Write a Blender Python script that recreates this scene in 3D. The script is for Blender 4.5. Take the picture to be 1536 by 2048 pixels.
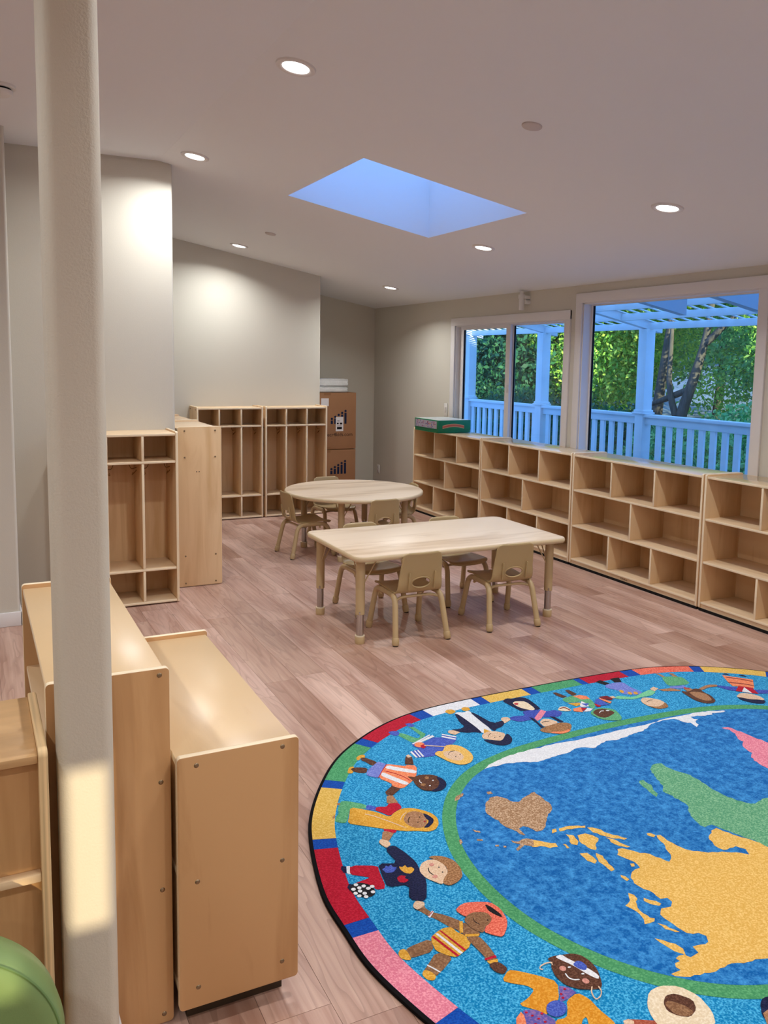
import bpy, bmesh, math, random
from mathutils import Matrix, Vector
from mathutils.geometry import tessellate_polygon
import numpy as np
random.seed(7); RNG = np.random.default_rng(7)
SC = bpy.context.scene
for o in list(bpy.data.objects): bpy.data.objects.remove(o, do_unlink=True)
COL = SC.collection
R = math.radians
XW, YB = 4.978, 10.5                       # window wall plane, back wall plane
SL, ZW = 0.181, 2.43                       # ceiling slope, ceiling height at the window wall
XR, ZF = 1.25, 3.105                       # where the slope meets the flat ceiling
def zc(x): return ZF if x < XR else ZW + SL * (XW - x)

# ------------------------------------------------------------------ camera
cd = bpy.data.cameras.new('camera'); cam = bpy.data.objects.new('camera', cd); COL.objects.link(cam)
F_PX, CY = 1695.1853, 914.2267
cd.sensor_fit = 'HORIZONTAL'; cd.sensor_width = 36.0; cd.lens = F_PX / 1536 * 36
cd.shift_y = -(1024 - CY) / 1536
right = Vector((0.898651645, -0.438392523, 0.015401813)); up = Vector((0.035797775, 0.10828435, 0.993475223)); fwd = Vector((0.437199885, 0.892236793, -0.113003386))
m = Matrix((right, up, -fwd)).transposed().to_4x4(); m.translation = Vector((0, 0, 1.7305)); cam.matrix_world = m
cd.clip_end = 200; SC.camera = cam
# ------------------------------------------------------------------ world, sun, exposure
w = bpy.data.worlds.new('sky'); SC.world = w; w.use_nodes = True
bg = w.node_tree.nodes['Background']; bg.inputs[0].default_value = (0.34, 0.74, 1.76, 1); bg.inputs[1].default_value = 1.3
sd = bpy.data.lights.new('sun', 'SUN'); so = bpy.data.objects.new('sun', sd); COL.objects.link(so)
sd.energy = 12.0; sd.color = (1.0, 0.83, 0.52); sd.angle = R(.53)
SUN = Vector((0.12, 0.97, -0.17)).normalized(); so.rotation_euler = SUN.to_track_quat('-Z', 'Y').to_euler(); so.location = (-1, -8, 4)
LAMP_W = 14.0; LAMP_C = (0.975, 1.0, 0.985)
vs = SC.view_settings; vs.view_transform = 'Standard'; vs.look = 'None'; vs.exposure = 0.08; vs.gamma = 1.0; vs.use_curve_mapping = False

# ------------------------------------------------------------------ materials
def lin(c): return tuple(((v / 255) / 12.92 if v / 255 <= .04045 else ((v / 255 + .055) / 1.055) ** 2.4) for v in c)
MATS = {}
def mat(name, rgb, rough=.6, spec=.5, metal=0, var=0, vscale=6, bump=0, bscale=80, stretch=None, emit=None, estr=0):
    if name in MATS: return MATS[name]
    M = bpy.data.materials.new(name); M.use_nodes = True; nt = M.node_tree; N = nt.nodes; b = N['Principled BSDF']
    c = lin(rgb); b.inputs['Base Color'].default_value = (*c, 1); b.inputs['Roughness'].default_value = rough
    b.inputs['Specular IOR Level'].default_value = spec; b.inputs['Metallic'].default_value = metal
    if var or bump:
        tc = N.new('ShaderNodeTexCoord'); mp = N.new('ShaderNodeMapping'); nt.links.new(tc.outputs['Object'], mp.inputs[0])
        if stretch: mp.inputs['Scale'].default_value = stretch
    if var:
        n = N.new('ShaderNodeTexNoise'); n.inputs['Scale'].default_value = vscale; n.inputs['Detail'].default_value = 5; nt.links.new(mp.outputs[0], n.inputs['Vector'])
        r = N.new('ShaderNodeValToRGB'); r.color_ramp.elements[0].position = .3; r.color_ramp.elements[1].position = .7
        r.color_ramp.elements[0].color = (*[v * (1 - var) for v in c], 1); r.color_ramp.elements[1].color = (*[min(1, v * (1 + var)) for v in c], 1)
        nt.links.new(n.outputs['Fac'], r.inputs[0]); nt.links.new(r.outputs[0], b.inputs['Base Color'])
    if bump:
        n2 = N.new('ShaderNodeTexNoise'); n2.inputs['Scale'].default_value = bscale; n2.inputs['Detail'].default_value = 3; nt.links.new(mp.outputs[0], n2.inputs['Vector'])
        bp = N.new('ShaderNodeBump'); bp.inputs['Strength'].default_value = bump; bp.inputs['Distance'].default_value = .01
        nt.links.new(n2.outputs['Fac'], bp.inputs['Height']); nt.links.new(bp.outputs[0], b.inputs['Normal'])
    if emit: b.inputs['Emission Color'].default_value = (*emit, 1); b.inputs['Emission Strength'].default_value = estr
    MATS[name] = M; return M
def wood(name, c1, c2, axis, rough=.42, scale=1.0, spec=.4):
    if name in MATS: return MATS[name]
    M = bpy.data.materials.new(name); M.use_nodes = True; nt = M.node_tree; N = nt.nodes; L = nt.links; b = N['Principled BSDF']
    b.inputs['Roughness'].default_value = rough; b.inputs['Specular IOR Level'].default_value = spec
    tc = N.new('ShaderNodeTexCoord'); oi = N.new('ShaderNodeObjectInfo'); ad = N.new('ShaderNodeVectorMath'); ad.operation = 'ADD'
    mul = N.new('ShaderNodeMath'); mul.operation = 'MULTIPLY'; mul.inputs[1].default_value = 37.0; L.new(oi.outputs['Random'], mul.inputs[0])
    L.new(tc.outputs['Object'], ad.inputs[0]); L.new(mul.outputs[0], ad.inputs[1])
    mp = N.new('ShaderNodeMapping'); s = [9 * scale] * 3; s['XYZ'.index(axis)] = 1.1 * scale; mp.inputs['Scale'].default_value = s; L.new(ad.outputs[0], mp.inputs[0])
    n = N.new('ShaderNodeTexNoise'); n.inputs['Scale'].default_value = 1.0; n.inputs['Detail'].default_value = 6; n.inputs['Distortion'].default_value = 1.2; L.new(mp.outputs[0], n.inputs['Vector'])
    n3 = N.new('ShaderNodeTexNoise'); n3.inputs['Scale'].default_value = .35; n3.inputs['Detail'].default_value = 2; L.new(mp.outputs[0], n3.inputs['Vector'])
    mx = N.new('ShaderNodeMath'); mx.operation = 'ADD'; L.new(n.outputs['Fac'], mx.inputs[0]); L.new(n3.outputs['Fac'], mx.inputs[1])
    r = N.new('ShaderNodeValToRGB'); e = r.color_ramp.elements; e[0].position = .72; e[1].position = 1.2; e[0].color = (*lin(c1), 1); e[1].color = (*lin(c2), 1)
    L.new(mx.outputs[0], r.inputs[0]); L.new(r.outputs[0], b.inputs['Base Color'])
    MATS[name] = M; return M
def pile(name, c1, c2, big=0):
    if name in MATS: return MATS[name]
    M = bpy.data.materials.new(name); M.use_nodes = True; nt = M.node_tree; N = nt.nodes; L = nt.links; b = N['Principled BSDF']
    b.inputs['Roughness'].default_value = 1; b.inputs['Specular IOR Level'].default_value = .05; b.inputs['Sheen Weight'].default_value = .1
    tc = N.new('ShaderNodeNewGeometry')
    n = N.new('ShaderNodeTexNoise'); n.inputs['Scale'].default_value = 170; n.inputs['Detail'].default_value = 2; L.new(tc.outputs['Position'], n.inputs['Vector'])
    src = n.outputs['Fac']
    if big:
        n2 = N.new('ShaderNodeTexNoise'); n2.inputs['Scale'].default_value = 38; n2.inputs['Detail'].default_value = 6; n2.inputs['Roughness'].default_value = .7; L.new(tc.outputs['Position'], n2.inputs['Vector'])
        mx = N.new('ShaderNodeMath'); mx.operation = 'MULTIPLY_ADD'; mx.inputs[1].default_value = big; L.new(n2.outputs['Fac'], mx.inputs[0])
        ms = N.new('ShaderNodeMath'); ms.operation = 'MULTIPLY_ADD'; ms.inputs[1].default_value = 1 - big; L.new(n.outputs['Fac'], ms.inputs[0]); ms.inputs[2].default_value = 0
        L.new(ms.outputs[0], mx.inputs[2]); src = mx.outputs[0]
    r = N.new('ShaderNodeValToRGB'); e = r.color_ramp.elements; e[0].position = .42; e[1].position = .68; e[0].color = (*lin(c1), 1); e[1].color = (*lin(c2), 1)
    L.new(src, r.inputs[0]); L.new(r.outputs[0], b.inputs['Base Color'])
    bp = N.new('ShaderNodeBump'); bp.inputs['Strength'].default_value = .5; bp.inputs['Distance'].default_value = .004; L.new(n.outputs['Fac'], bp.inputs['Height']); L.new(bp.outputs[0], b.inputs['Normal'])
    MATS[name] = M; return M
def plank_mat():
    M = bpy.data.materials.new('vinyl_plank'); M.use_nodes = True; nt = M.node_tree; N = nt.nodes; L = nt.links; b = N['Principled BSDF']
    b.inputs['Specular IOR Level'].default_value = .45
    tc = N.new('ShaderNodeTexCoord'); oi = N.new('ShaderNodeObjectInfo')
    mul = N.new('ShaderNodeMath'); mul.operation = 'MULTIPLY'; mul.inputs[1].default_value = 51.0; L.new(oi.outputs['Random'], mul.inputs[0])
    ad = N.new('ShaderNodeVectorMath'); ad.operation = 'ADD'; L.new(tc.outputs['Object'], ad.inputs[0]); L.new(mul.outputs[0], ad.inputs[1])
    mp = N.new('ShaderNodeMapping'); mp.inputs['Scale'].default_value = (7, .9, 7); L.new(ad.outputs[0], mp.inputs[0])
    n1 = N.new('ShaderNodeTexNoise'); n1.inputs['Scale'].default_value = 1.2; n1.inputs['Detail'].default_value = 2; L.new(mp.outputs[0], n1.inputs['Vector'])
    # growth rings: contour lines of a stretched noise give cathedral figures
    k = N.new('ShaderNodeMath'); k.operation = 'MULTIPLY'; k.inputs[1].default_value = 9.0; L.new(n1.outputs['Fac'], k.inputs[0])
    fr = N.new('ShaderNodeMath'); fr.operation = 'FRACT'; L.new(k.outputs[0], fr.inputs[0])
    r1 = N.new('ShaderNodeValToRGB'); e = r1.color_ramp.elements; e[0].position = 0; e[0].color = (0, 0, 0, 1); e[1].position = .35; e[1].color = (1, 1, 1, 1); L.new(fr.outputs[0], r1.inputs[0])
    mp2 = N.new('ShaderNodeMapping'); mp2.inputs['Scale'].default_value = (60, 2.2, 60); L.new(ad.outputs[0], mp2.inputs[0])
    n2 = N.new('ShaderNodeTexNoise'); n2.inputs['Scale'].default_value = 1; n2.inputs['Detail'].default_value = 4; L.new(mp2.outputs[0], n2.inputs['Vector'])
    n4 = N.new('ShaderNodeTexNoise'); n4.inputs['Scale'].default_value = .8; n4.inputs['Detail'].default_value = 2; L.new(mp.outputs[0], n4.inputs['Vector'])
    sm = N.new('ShaderNodeMath'); sm.operation = 'MULTIPLY_ADD'; sm.inputs[1].default_value = .5; L.new(n2.outputs['Fac'], sm.inputs[0]); L.new(n4.outputs['Fac'], sm.inputs[2])
    base = N.new('ShaderNodeValToRGB'); base.color_ramp.elements[0].position = .5; base.color_ramp.elements[1].position = 1.0
    base.color_ramp.elements[0].color = (*lin((168, 126, 108)), 1); base.color_ramp.elements[1].color = (*lin((220, 187, 170)), 1); L.new(sm.outputs[0], base.inputs[0])
    ring = N.new('ShaderNodeMix'); ring.data_type = 'RGBA'; ring.blend_type = 'MULTIPLY'
    rc = N.new('ShaderNodeValToRGB'); rc.color_ramp.elements[0].color = (.5, .43, .40, 1); rc.color_ramp.elements[1].color = (1, 1, 1, 1); L.new(r1.outputs[0], rc.inputs[0])
    gate = N.new('ShaderNodeMath'); gate.operation = 'MULTIPLY'; gate.inputs[1].default_value = .75; L.new(n2.outputs['Fac'], gate.inputs[0])
    L.new(gate.outputs[0], ring.inputs['Factor']); L.new(base.outputs[0], ring.inputs['A']); L.new(rc.outputs[0], ring.inputs['B'])
    tint = N.new('ShaderNodeMix'); tint.data_type = 'RGBA'; tint.blend_type = 'MULTIPLY'; tint.inputs['Factor'].default_value = 1
    tr = N.new('ShaderNodeValToRGB'); tr.color_ramp.elements[0].color = (.78, .72, .68, 1); tr.color_ramp.elements[1].color = (1.06, 1.06, 1.08, 1); L.new(oi.outputs['Random'], tr.inputs[0])
    L.new(ring.outputs['Result'], tint.inputs['A']); L.new(tr.outputs[0], tint.inputs['B']); L.new(tint.outputs['Result'], b.inputs['Base Color'])
    b.inputs['Roughness'].default_value = .38
    bp = N.new('ShaderNodeBump'); bp.inputs['Strength'].default_value = .08; bp.inputs['Distance'].default_value = .002; L.new(n2.outputs['Fac'], bp.inputs['Height']); L.new(bp.outputs[0], b.inputs['Normal'])
    return M
def glass_mat(name, fac, tint=(1, 1, 1)):
    M = bpy.data.materials.new(name); M.use_nodes = True; nt = M.node_tree; N = nt.nodes; L = nt.links
    for n in list(N): N.remove(n)
    out = N.new('ShaderNodeOutputMaterial'); mx = N.new('ShaderNodeMixShader'); t = N.new('ShaderNodeBsdfTransparent'); g = N.new('ShaderNodeBsdfGlossy')
    t.inputs[0].default_value = (*tint, 1); g.inputs['Roughness'].default_value = 0.0
    lw = N.new('ShaderNodeLayerWeight'); lw.inputs[0].default_value = .5; pw = N.new('ShaderNodeMath'); pw.operation = 'POWER'; pw.inputs[1].default_value = 4.0; L.new(lw.outputs['Facing'], pw.inputs[0]); fr = N.new('ShaderNodeMath'); fr.operation = 'MULTIPLY_ADD'; fr.inputs[1].default_value = fac; fr.inputs[2].default_value = .03; L.new(pw.outputs[0], fr.inputs[0]); L.new(fr.outputs[0], mx.inputs[0]); L.new(t.outputs[0], mx.inputs[1]); L.new(g.outputs[0], mx.inputs[2]); L.new(mx.outputs[0], out.inputs[0])
    return M
def leaf_mat(name, cs):
    M = bpy.data.materials.new(name); M.use_nodes = True; nt = M.node_tree; N = nt.nodes; L = nt.links; b = N['Principled BSDF']
    g = N.new('ShaderNodeNewGeometry'); r = N.new('ShaderNodeValToRGB'); e = r.color_ramp.elements
    while len(e) < len(cs): e.new(.5)
    for i, c in enumerate(cs): e[i].position = i / (len(cs) - 1); e[i].color = (*lin(c), 1)
    L.new(g.outputs['Random Per Island'], r.inputs[0]); L.new(r.outputs[0], b.inputs['Base Color']); b.inputs['Roughness'].default_value = .5
    tr = N.new('ShaderNodeBsdfTranslucent'); L.new(r.outputs[0], tr.inputs[0]); mx = N.new('ShaderNodeMixShader'); mx.inputs[0].default_value = .45
    L.new(b.outputs[0], mx.inputs[1]); L.new(tr.outputs[0], mx.inputs[2]); L.new(mx.outputs[0], N['Material Output'].inputs[0]); return M
WALL = mat('wall_paint', (208, 202, 190), .85, .2, bump=.06, bscale=160)
CEIL = mat('ceiling_paint', (234, 234, 236), .9, .1)
COLM = mat('column_paint', (206, 198, 185), .6, .35, bump=.13, bscale=210)
TRIM = mat('white_trim', (226, 221, 220), .45, .4)
BIV = wood('birch_vertical', (216, 176, 128), (234, 200, 156), 'Z')
BIX = wood('birch_x', (214, 178, 136), (232, 202, 164), 'X')
BIY = wood('birch_y', (214, 178, 136), (232, 202, 164), 'Y')
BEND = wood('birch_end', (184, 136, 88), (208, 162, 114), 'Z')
EDGE = mat('birch_edge', (246, 226, 194), .45, .4)
BTOPG = wood('birch_top_gloss', (206, 170, 126), (224, 192, 150), 'Y', .13, 1.0, .9)
BTOP = wood('birch_top', (196, 160, 116), (216, 184, 142), 'Y', .3, 1.0, .55)
PLYE = mat('plywood_edge', (224, 192, 146), .55, .3, var=.25, vscale=1, stretch=(160, 2, 2))
TOPM = wood('table_laminate', (204, 174, 140), (234, 210, 182), 'X', .35)
SAND = mat('sand_plastic', (186, 160, 115), .42, .4)
SANDD = mat('sand_metal', (196, 170, 128), .4, .5)
CHROME = mat('chrome', (190, 188, 186), .25, .5, 1)
DARKM = mat('dark_rubber_and_shade', (22, 20, 20), .7, .2)
SCREW = mat('screw_metal', (150, 130, 105), .35, .5, .9)
PLANK = plank_mat()
GLASS = glass_mat('window_glass', .35, (.84, .97, 1.0))
GLASST = glass_mat('sun_dimming_glass', .2, (.33, .33, .33))  # tint added to weaken the sun coming through the rear panes
WHITEP = mat('white_plastic', (228, 224, 220), .45, .4)

# ------------------------------------------------------------------ mesh helpers
def obj(name, me, parent=None, loc=(0, 0, 0), rot=(0, 0, 0)):
    o = bpy.data.objects.new(name, me); COL.objects.link(o); o.location = loc; o.rotation_euler = rot
    if parent: o.parent = parent
    return o
def tag(o, label=None, cat=None, group=None, kind=None):
    if label: o['label'] = label
    if cat: o['category'] = cat
    if group: o['group'] = group
    if kind: o['kind'] = kind
    return o
def thing(name, label, cat, loc=(0, 0, 0), rz=0, group=None, rot=None):
    o = bpy.data.objects.new(name, None); COL.objects.link(o); o.location = loc; o.rotation_euler = rot or (0, 0, rz); o.empty_display_size = .1
    return tag(o, label, cat, group)
class MB:
    def __init__(s): s.bm = bmesh.new()
    def box(s, x0, x1, y0, y1, z0, z1, bev=0, seg=2, M=None):
        r = bmesh.ops.create_cube(s.bm, size=1); vs_ = r['verts']
        for v in vs_: v.co = Vector(((x0 + x1) / 2 + v.co.x * (x1 - x0), (y0 + y1) / 2 + v.co.y * (y1 - y0), (z0 + z1) / 2 + v.co.z * (z1 - z0)))
        if bev:
            es = list({e for v in vs_ for e in v.link_edges}); r2 = bmesh.ops.bevel(s.bm, geom=es, offset=bev, segments=seg, affect='EDGES', profile=.5)
            vs_ = list({v for f in r2['faces'] for v in f.verts} | {v for v in vs_ if v.is_valid})
        if M:
            for v in vs_: v.co = M @ v.co
        return s
    def prism(s, pts, h0, h1, axis='Z', bev=0):
        def P(a, b, h): return {'Z': (a, b, h), 'Y': (a, h, b), 'X': (h, a, b)}[axis]
        n = len(pts); v0 = [s.bm.verts.new(P(a, b, h0)) for a, b in pts]; v1 = [s.bm.verts.new(P(a, b, h1)) for a, b in pts]
        fs = [s.bm.faces.new(v0[::-1]), s.bm.faces.new(v1)]
        for i in range(n): fs.append(s.bm.faces.new((v0[i], v0[(i + 1) % n], v1[(i + 1) % n], v1[i])))
        bmesh.ops.recalc_face_normals(s.bm, faces=fs)
        if bev:
            es = [e for e in set(fs[0].edges) | set(fs[1].edges)]
            bmesh.ops.bevel(s.bm, geom=es, offset=bev, segments=2, affect='EDGES', profile=.5)
        return s
    def tube(s, pts, rad, seg=10, cap=True):
        P = [Vector(p) for p in pts]; rings = []; rads = rad if isinstance(rad, (list, tuple)) else [rad] * len(P); prev = None
        for i, p in enumerate(P):
            t = (P[min(i + 1, len(P) - 1)] - P[max(i - 1, 0)]).normalized()
            if prev is None: u = t.orthogonal().normalized()
            else: u = (prev - t * prev.dot(t)).normalized()
            prev = u; v = t.cross(u)
            rings.append([s.bm.verts.new(p + (u * math.cos(a) + v * math.sin(a)) * rads[i]) for a in [2 * math.pi * k / seg for k in range(seg)]])
        for a, b in zip(rings, rings[1:]):
            for k in range(seg): s.bm.faces.new((a[k], a[(k + 1) % seg], b[(k + 1) % seg], b[k]))
        if cap: s.bm.faces.new(rings[0][::-1]); s.bm.faces.new(rings[-1])
        return s
    def lathe(s, prof, seg=24, c=(0, 0, 0)):
        rings = []
        for r_, z in prof: rings.append([s.bm.verts.new((c[0] + r_ * math.cos(2 * math.pi * k / seg), c[1] + r_ * math.sin(2 * math.pi * k / seg), c[2] + z)) for k in range(seg)] if r_ > 1e-6 else [s.bm.verts.new((c[0], c[1], c[2] + z))])
        for a, b in zip(rings, rings[1:]):
            for k in range(seg):
                k2 = (k + 1) % seg
                if len(a) == 1 and len(b) > 1: s.bm.faces.new((a[0], b[k2], b[k]))
                elif len(b) == 1 and len(a) > 1: s.bm.faces.new((a[k], a[k2], b[0]))
                elif len(a) > 1: s.bm.faces.new((a[k], a[k2], b[k2], b[k]))
        return s
    def mesh(s, name, m, smooth=None):
        bmesh.ops.recalc_face_normals(s.bm, faces=s.bm.faces); me = bpy.data.meshes.new(name); s.bm.to_mesh(me); s.bm.free()
        for x in (m if isinstance(m, (list, tuple)) else [m]): me.materials.append(x)
        if smooth is not None:
            me.polygons.foreach_set('use_smooth', [True] * len(me.polygons)); me.set_sharp_from_angle(angle=R(smooth))
        return me
    def build(s, name, m, parent=None, smooth=None, loc=(0, 0, 0), rot=(0, 0, 0)): return obj(name, s.mesh(name, m, smooth), parent, loc, rot)
def box(name, m, x0, x1, y0, y1, z0, z1, parent=None, bev=0, seg=2): return MB().box(x0, x1, y0, y1, z0, z1, bev, seg).build(name, m, parent, 40 if bev else None)
def rim(root, names=('side_panel', 'top_panel', 'shelf', 'divider', 'end_panel', 'toe_board')):
    for o in root.children:
        if o.name.split('.')[0] not in names: continue
        me = o.data; co = np.empty(len(me.vertices) * 3); me.vertices.foreach_get('co', co); ext = np.ptp(co.reshape(-1, 3), axis=0); ax = int(np.argmin(ext)); me.materials.append(EDGE)
        for p in me.polygons: p.material_index = 0 if abs(p.normal[ax]) > .9 else 1
def struct(o): o['kind'] = 'structure'; return o
def copy_tree(o, parent=None):
    c = o.copy(); COL.objects.link(c); c.parent = parent
    for ch in list(o.children): copy_tree(ch, c)
    return c
def rrect(x0, x1, y0, y1, r, n=6):
    out = []
    for cx, cy, a0 in ((x1 - r, y1 - r, 0), (x0 + r, y1 - r, 90), (x0 + r, y0 + r, 180), (x1 - r, y0 + r, 270)):
        for k in range(n + 1): a = R(a0 + 90 * k / n); out.append((cx + r * math.cos(a), cy + r * math.sin(a)))
    return out
def bez(pts, n=8):
    """smooth path through points with rounded corners"""
    P = [Vector(p) for p in pts]; out = [P[0]]
    for i in range(1, len(P) - 1):
        a, b, c = P[i - 1], P[i], P[i + 1]; d = min((a - b).length, (c - b).length) * .45
        s = b + (a - b).normalized() * d; e = b + (c - b).normalized() * d
        for k in range(n + 1): t = k / n; out.append(s * (1 - t) ** 2 + b * 2 * t * (1 - t) + e * t * t)
    out.append(P[-1]); return out
def text_mesh(name, body, size, m, parent, M, extrude=.0004):
    cu = bpy.data.curves.new(name, 'FONT'); cu.body = body; cu.size = size; cu.align_x = 'CENTER'; cu.align_y = 'CENTER'; cu.extrude = extrude
    t = bpy.data.objects.new('tmp', cu); COL.objects.link(t); me = bpy.data.meshes.new_from_object(t.evaluated_get(bpy.context.evaluated_depsgraph_get()))
    bpy.data.objects.remove(t); me.transform(M); me.materials.clear(); me.materials.append(m); me.name = name; return obj(name, me, parent)

# ------------------------------------------------------------------ the room
fl = struct(box('floor', mat('subfloor', (90, 70, 62), .9), -3.1, XW + .02, -3.1, YB + .02, -.1, -.006))
PW, PL = .182, 1.23; pm = MB().box(-PW / 2 + .0006, PW / 2 - .0006, -PL / 2 + .0006, PL / 2 - .0006, -.0062, 0).mesh('plank', PLANK)
rest = MB(); npl = 0; ix = 0; x = -3.0
while x < XW - .05:
    off = random.random() * PL; y = -3.0 - off
    while y < YB:
        cx, cy = x + PW / 2, y + PL / 2; ya, yb_ = max(y, -3.05), min(y + PL, YB)
        vis = cx > .05 and cy > 1.0 and cx - .43 * cy > -1.4 and not (cx < 1.3 and cy > 6.9) and not (cx < 3.6 and cy > 9.8) and npl < 300
        if vis: obj('plank', pm, fl, (cx, cy, 0)); npl += 1
        elif yb_ - ya > .05: rest.box(x + .0006, x + PW - .0006, ya + .0006, yb_ - .0006, -.0062, 0)
        y += PL
    x += PW
tag(rest.build('plank_field', PLANK, fl), kind='stuff')
wr = MB()                                                    # window wall, pieces around the two openings
W1 = (6.387, 8.357, .86, 2.133); W2 = (4.24, 6.143, .86, 2.272); T = .14
wr.box(XW, XW + T, W1[1], YB + T, 0, ZW + .02).box(XW, XW + T, W2[1], W1[0], 0, ZW + .02).box(XW, XW + T, -3.1, W2[0], 0, ZW + .02)
for a in (W1, W2): wr.box(XW, XW + T, a[0], a[1], 0, a[2]); wr.box(XW, XW + T, a[0], a[1], a[3], ZW + .02)
struct(wr.build('wall_right', WALL))
def xwall(name, xa, xb, y, th=.12):
    pts = [(xa, 0), (xb, 0), (xb, zc(xb))] + ([(XR, ZF)] if xa < XR < xb else []) + [(xa, zc(xa))]
    return struct(MB().prism(pts, y, y + th, 'Y').build(name, WALL))
xwall('wall_back', 3.636, XW, YB); xwall('wall_lockers', 1.35, 3.636, 9.133, .13)
struct(MB().box(3.516, 3.636, 9.26, YB, 0, zc(3.636)).build('wall_alcove', WALL))
def bull(x0, x1, y0, y1, r, corners):                        # plan outline with chosen corners rounded
    out = []
    for (cx, cy, sx, sy, a0) in ((x1, y1, -1, -1, 0), (x0, y1, 1, -1, 90), (x0, y0, 1, 1, 180), (x1, y0, -1, 1, 270)):
        if a0 in corners:
            for k in range(6): a = R(a0 + 18 * k); out.append((cx + sx * r + r * math.cos(a), cy + sy * r + r * math.sin(a)))
        else: out.append((cx, cy))
    return out
wl = MB(); wl.prism(bull(.245, 1.35, 6.242, 6.40, .018, (270,)), 0, zc(1.35)); wl.prism([(.125, 3.0), (1.25, 3.0), (1.25, 3.105), (.125, 3.105)], 6.245, 6.40, 'Y'); wl.prism([(1.25, 3.0), (1.33, 3.0), (1.33, zc(1.33)), (1.25, 3.105)], 6.245, 6.4, 'Y')
struct(wl.build('wall_left', WALL, None, 30))
struct(MB().box(1.23, 1.35, 6.40, 9.14, 0, zc(1.35)).build('wall_left_return', WALL))
struct(MB().prism(bull(-3.1, .245, 5.79, 6.25, .018, (270,)), 0, ZF).build('wall_left_near', WALL, None, 30))
struct(box('wall_far_left', WALL, -3.22, -3.1, -3.1, 6.25, 0, ZF))
# rear wall behind the camera, with two small window openings where the low sun comes in
OP = ((-.475, -.365, 1.29, 1.70), (-.86, -.530, 1.365, 1.47)); zr = 3.105
wb = MB(); zs = 1.70
wb.box(-3.1, -.86, -3.22, -3.1, 0, zr).box(-.86, -.530, -3.22, -3.1, 0, 1.365).box(-.86, -.530, -3.22, -3.1, 1.47, zr).box(-.530, -.475, -3.22, -3.1, 0, zr).box(-.475, -.365, -3.22, -3.1, 0, 1.29).box(-.475, -.365, -3.22, -3.1, 1.70, zr).box(-.365, XR, -3.22, -3.1, 0, zr)
wb.prism([(XR, 0), (XW, 0), (XW, ZW), (XR, ZF)], -3.22, -3.1, 'Y'); struct(wb.build('wall_rear', WALL))
for i, a in enumerate(OP):
    wo = box('window_%d' % (i + 3), TRIM, a[0] - .05, a[1] + .05, -3.1, -3.085, a[3], a[3] + .05); struct(wo)
    MB().box(a[0] - .05, a[0], -3.1, -3.085, a[2] - .05, a[3]).box(a[1], a[1] + .05, -3.1, -3.085, a[2] - .05, a[3]).box(a[0], a[1], -3.1, -3.085, a[2] - .05, a[2]).build('window_frame', TRIM, wo)
    p_ = MB(); p_.bm.faces.new([p_.bm.verts.new(q) for q in ((a[0], -3.16, a[2]), (a[1], -3.16, a[2]), (a[1], -3.16, a[3]), (a[0], -3.16, a[3]))]); p_.build('pane', GLASST, wo)
# ceiling with the skylight opening
S0, S1, T0, T1 = 2.178, 3.374, 4.785, 6.13
bm = bmesh.new()
def quad(*p): bm.faces.new([bm.verts.new(q) for q in p])
def cq(xa, xb, ya, yb): quad((xa, ya, zc(xa)), (xa, yb, zc(xa)), (xb, yb, zc(xb)), (xb, ya, zc(xb)))
for xa, xb, ya, yb in ((-3.22, XR, -3.22, YB + .1), (XR, S0, -3.22, YB + .1), (S1, XW + .14, -3.22, YB + .1), (S0, S1, -3.22, T0), (S0, S1, T1, YB + .1)): cq(xa, xb, ya, yb)
bmesh.ops.remove_doubles(bm, verts=bm.verts, dist=1e-5); me = bpy.data.meshes.new('ceiling'); bm.to_mesh(me); bm.free(); me.materials.append(CEIL); ce = struct(obj('ceiling', me))
sh = .55; sk = MB(); z2 = 3.42
for a, b in (((S0, T0), (S1, T0)), ((S1, T0), (S1, T1)), ((S1, T1), (S0, T1)), ((S0, T1), (S0, T0))):
    v = [sk.bm.verts.new((a[0], a[1], zc(a[0]))), sk.bm.verts.new((b[0], b[1], zc(b[0]))), sk.bm.verts.new((b[0], b[1], zc(b[0]) + sh)), sk.bm.verts.new((a[0], a[1], zc(a[0]) + sh))]; sk.bm.faces.new(v)
SHAFT = mat('skylight_shaft_paint', (240, 240, 240), .8, .2)
skw = struct(sk.build('window_5', SHAFT)); skw['label'] = 'skylight shaft opening in the sloping ceiling'
gl = MB(); v = [gl.bm.verts.new((x_, y_, zc(x_) + sh - .02)) for x_, y_ in ((S0, T0), (S1, T0), (S1, T1), (S0, T1))]; gl.bm.faces.new(v); gl.build('pane', GLASS, skw)
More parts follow.
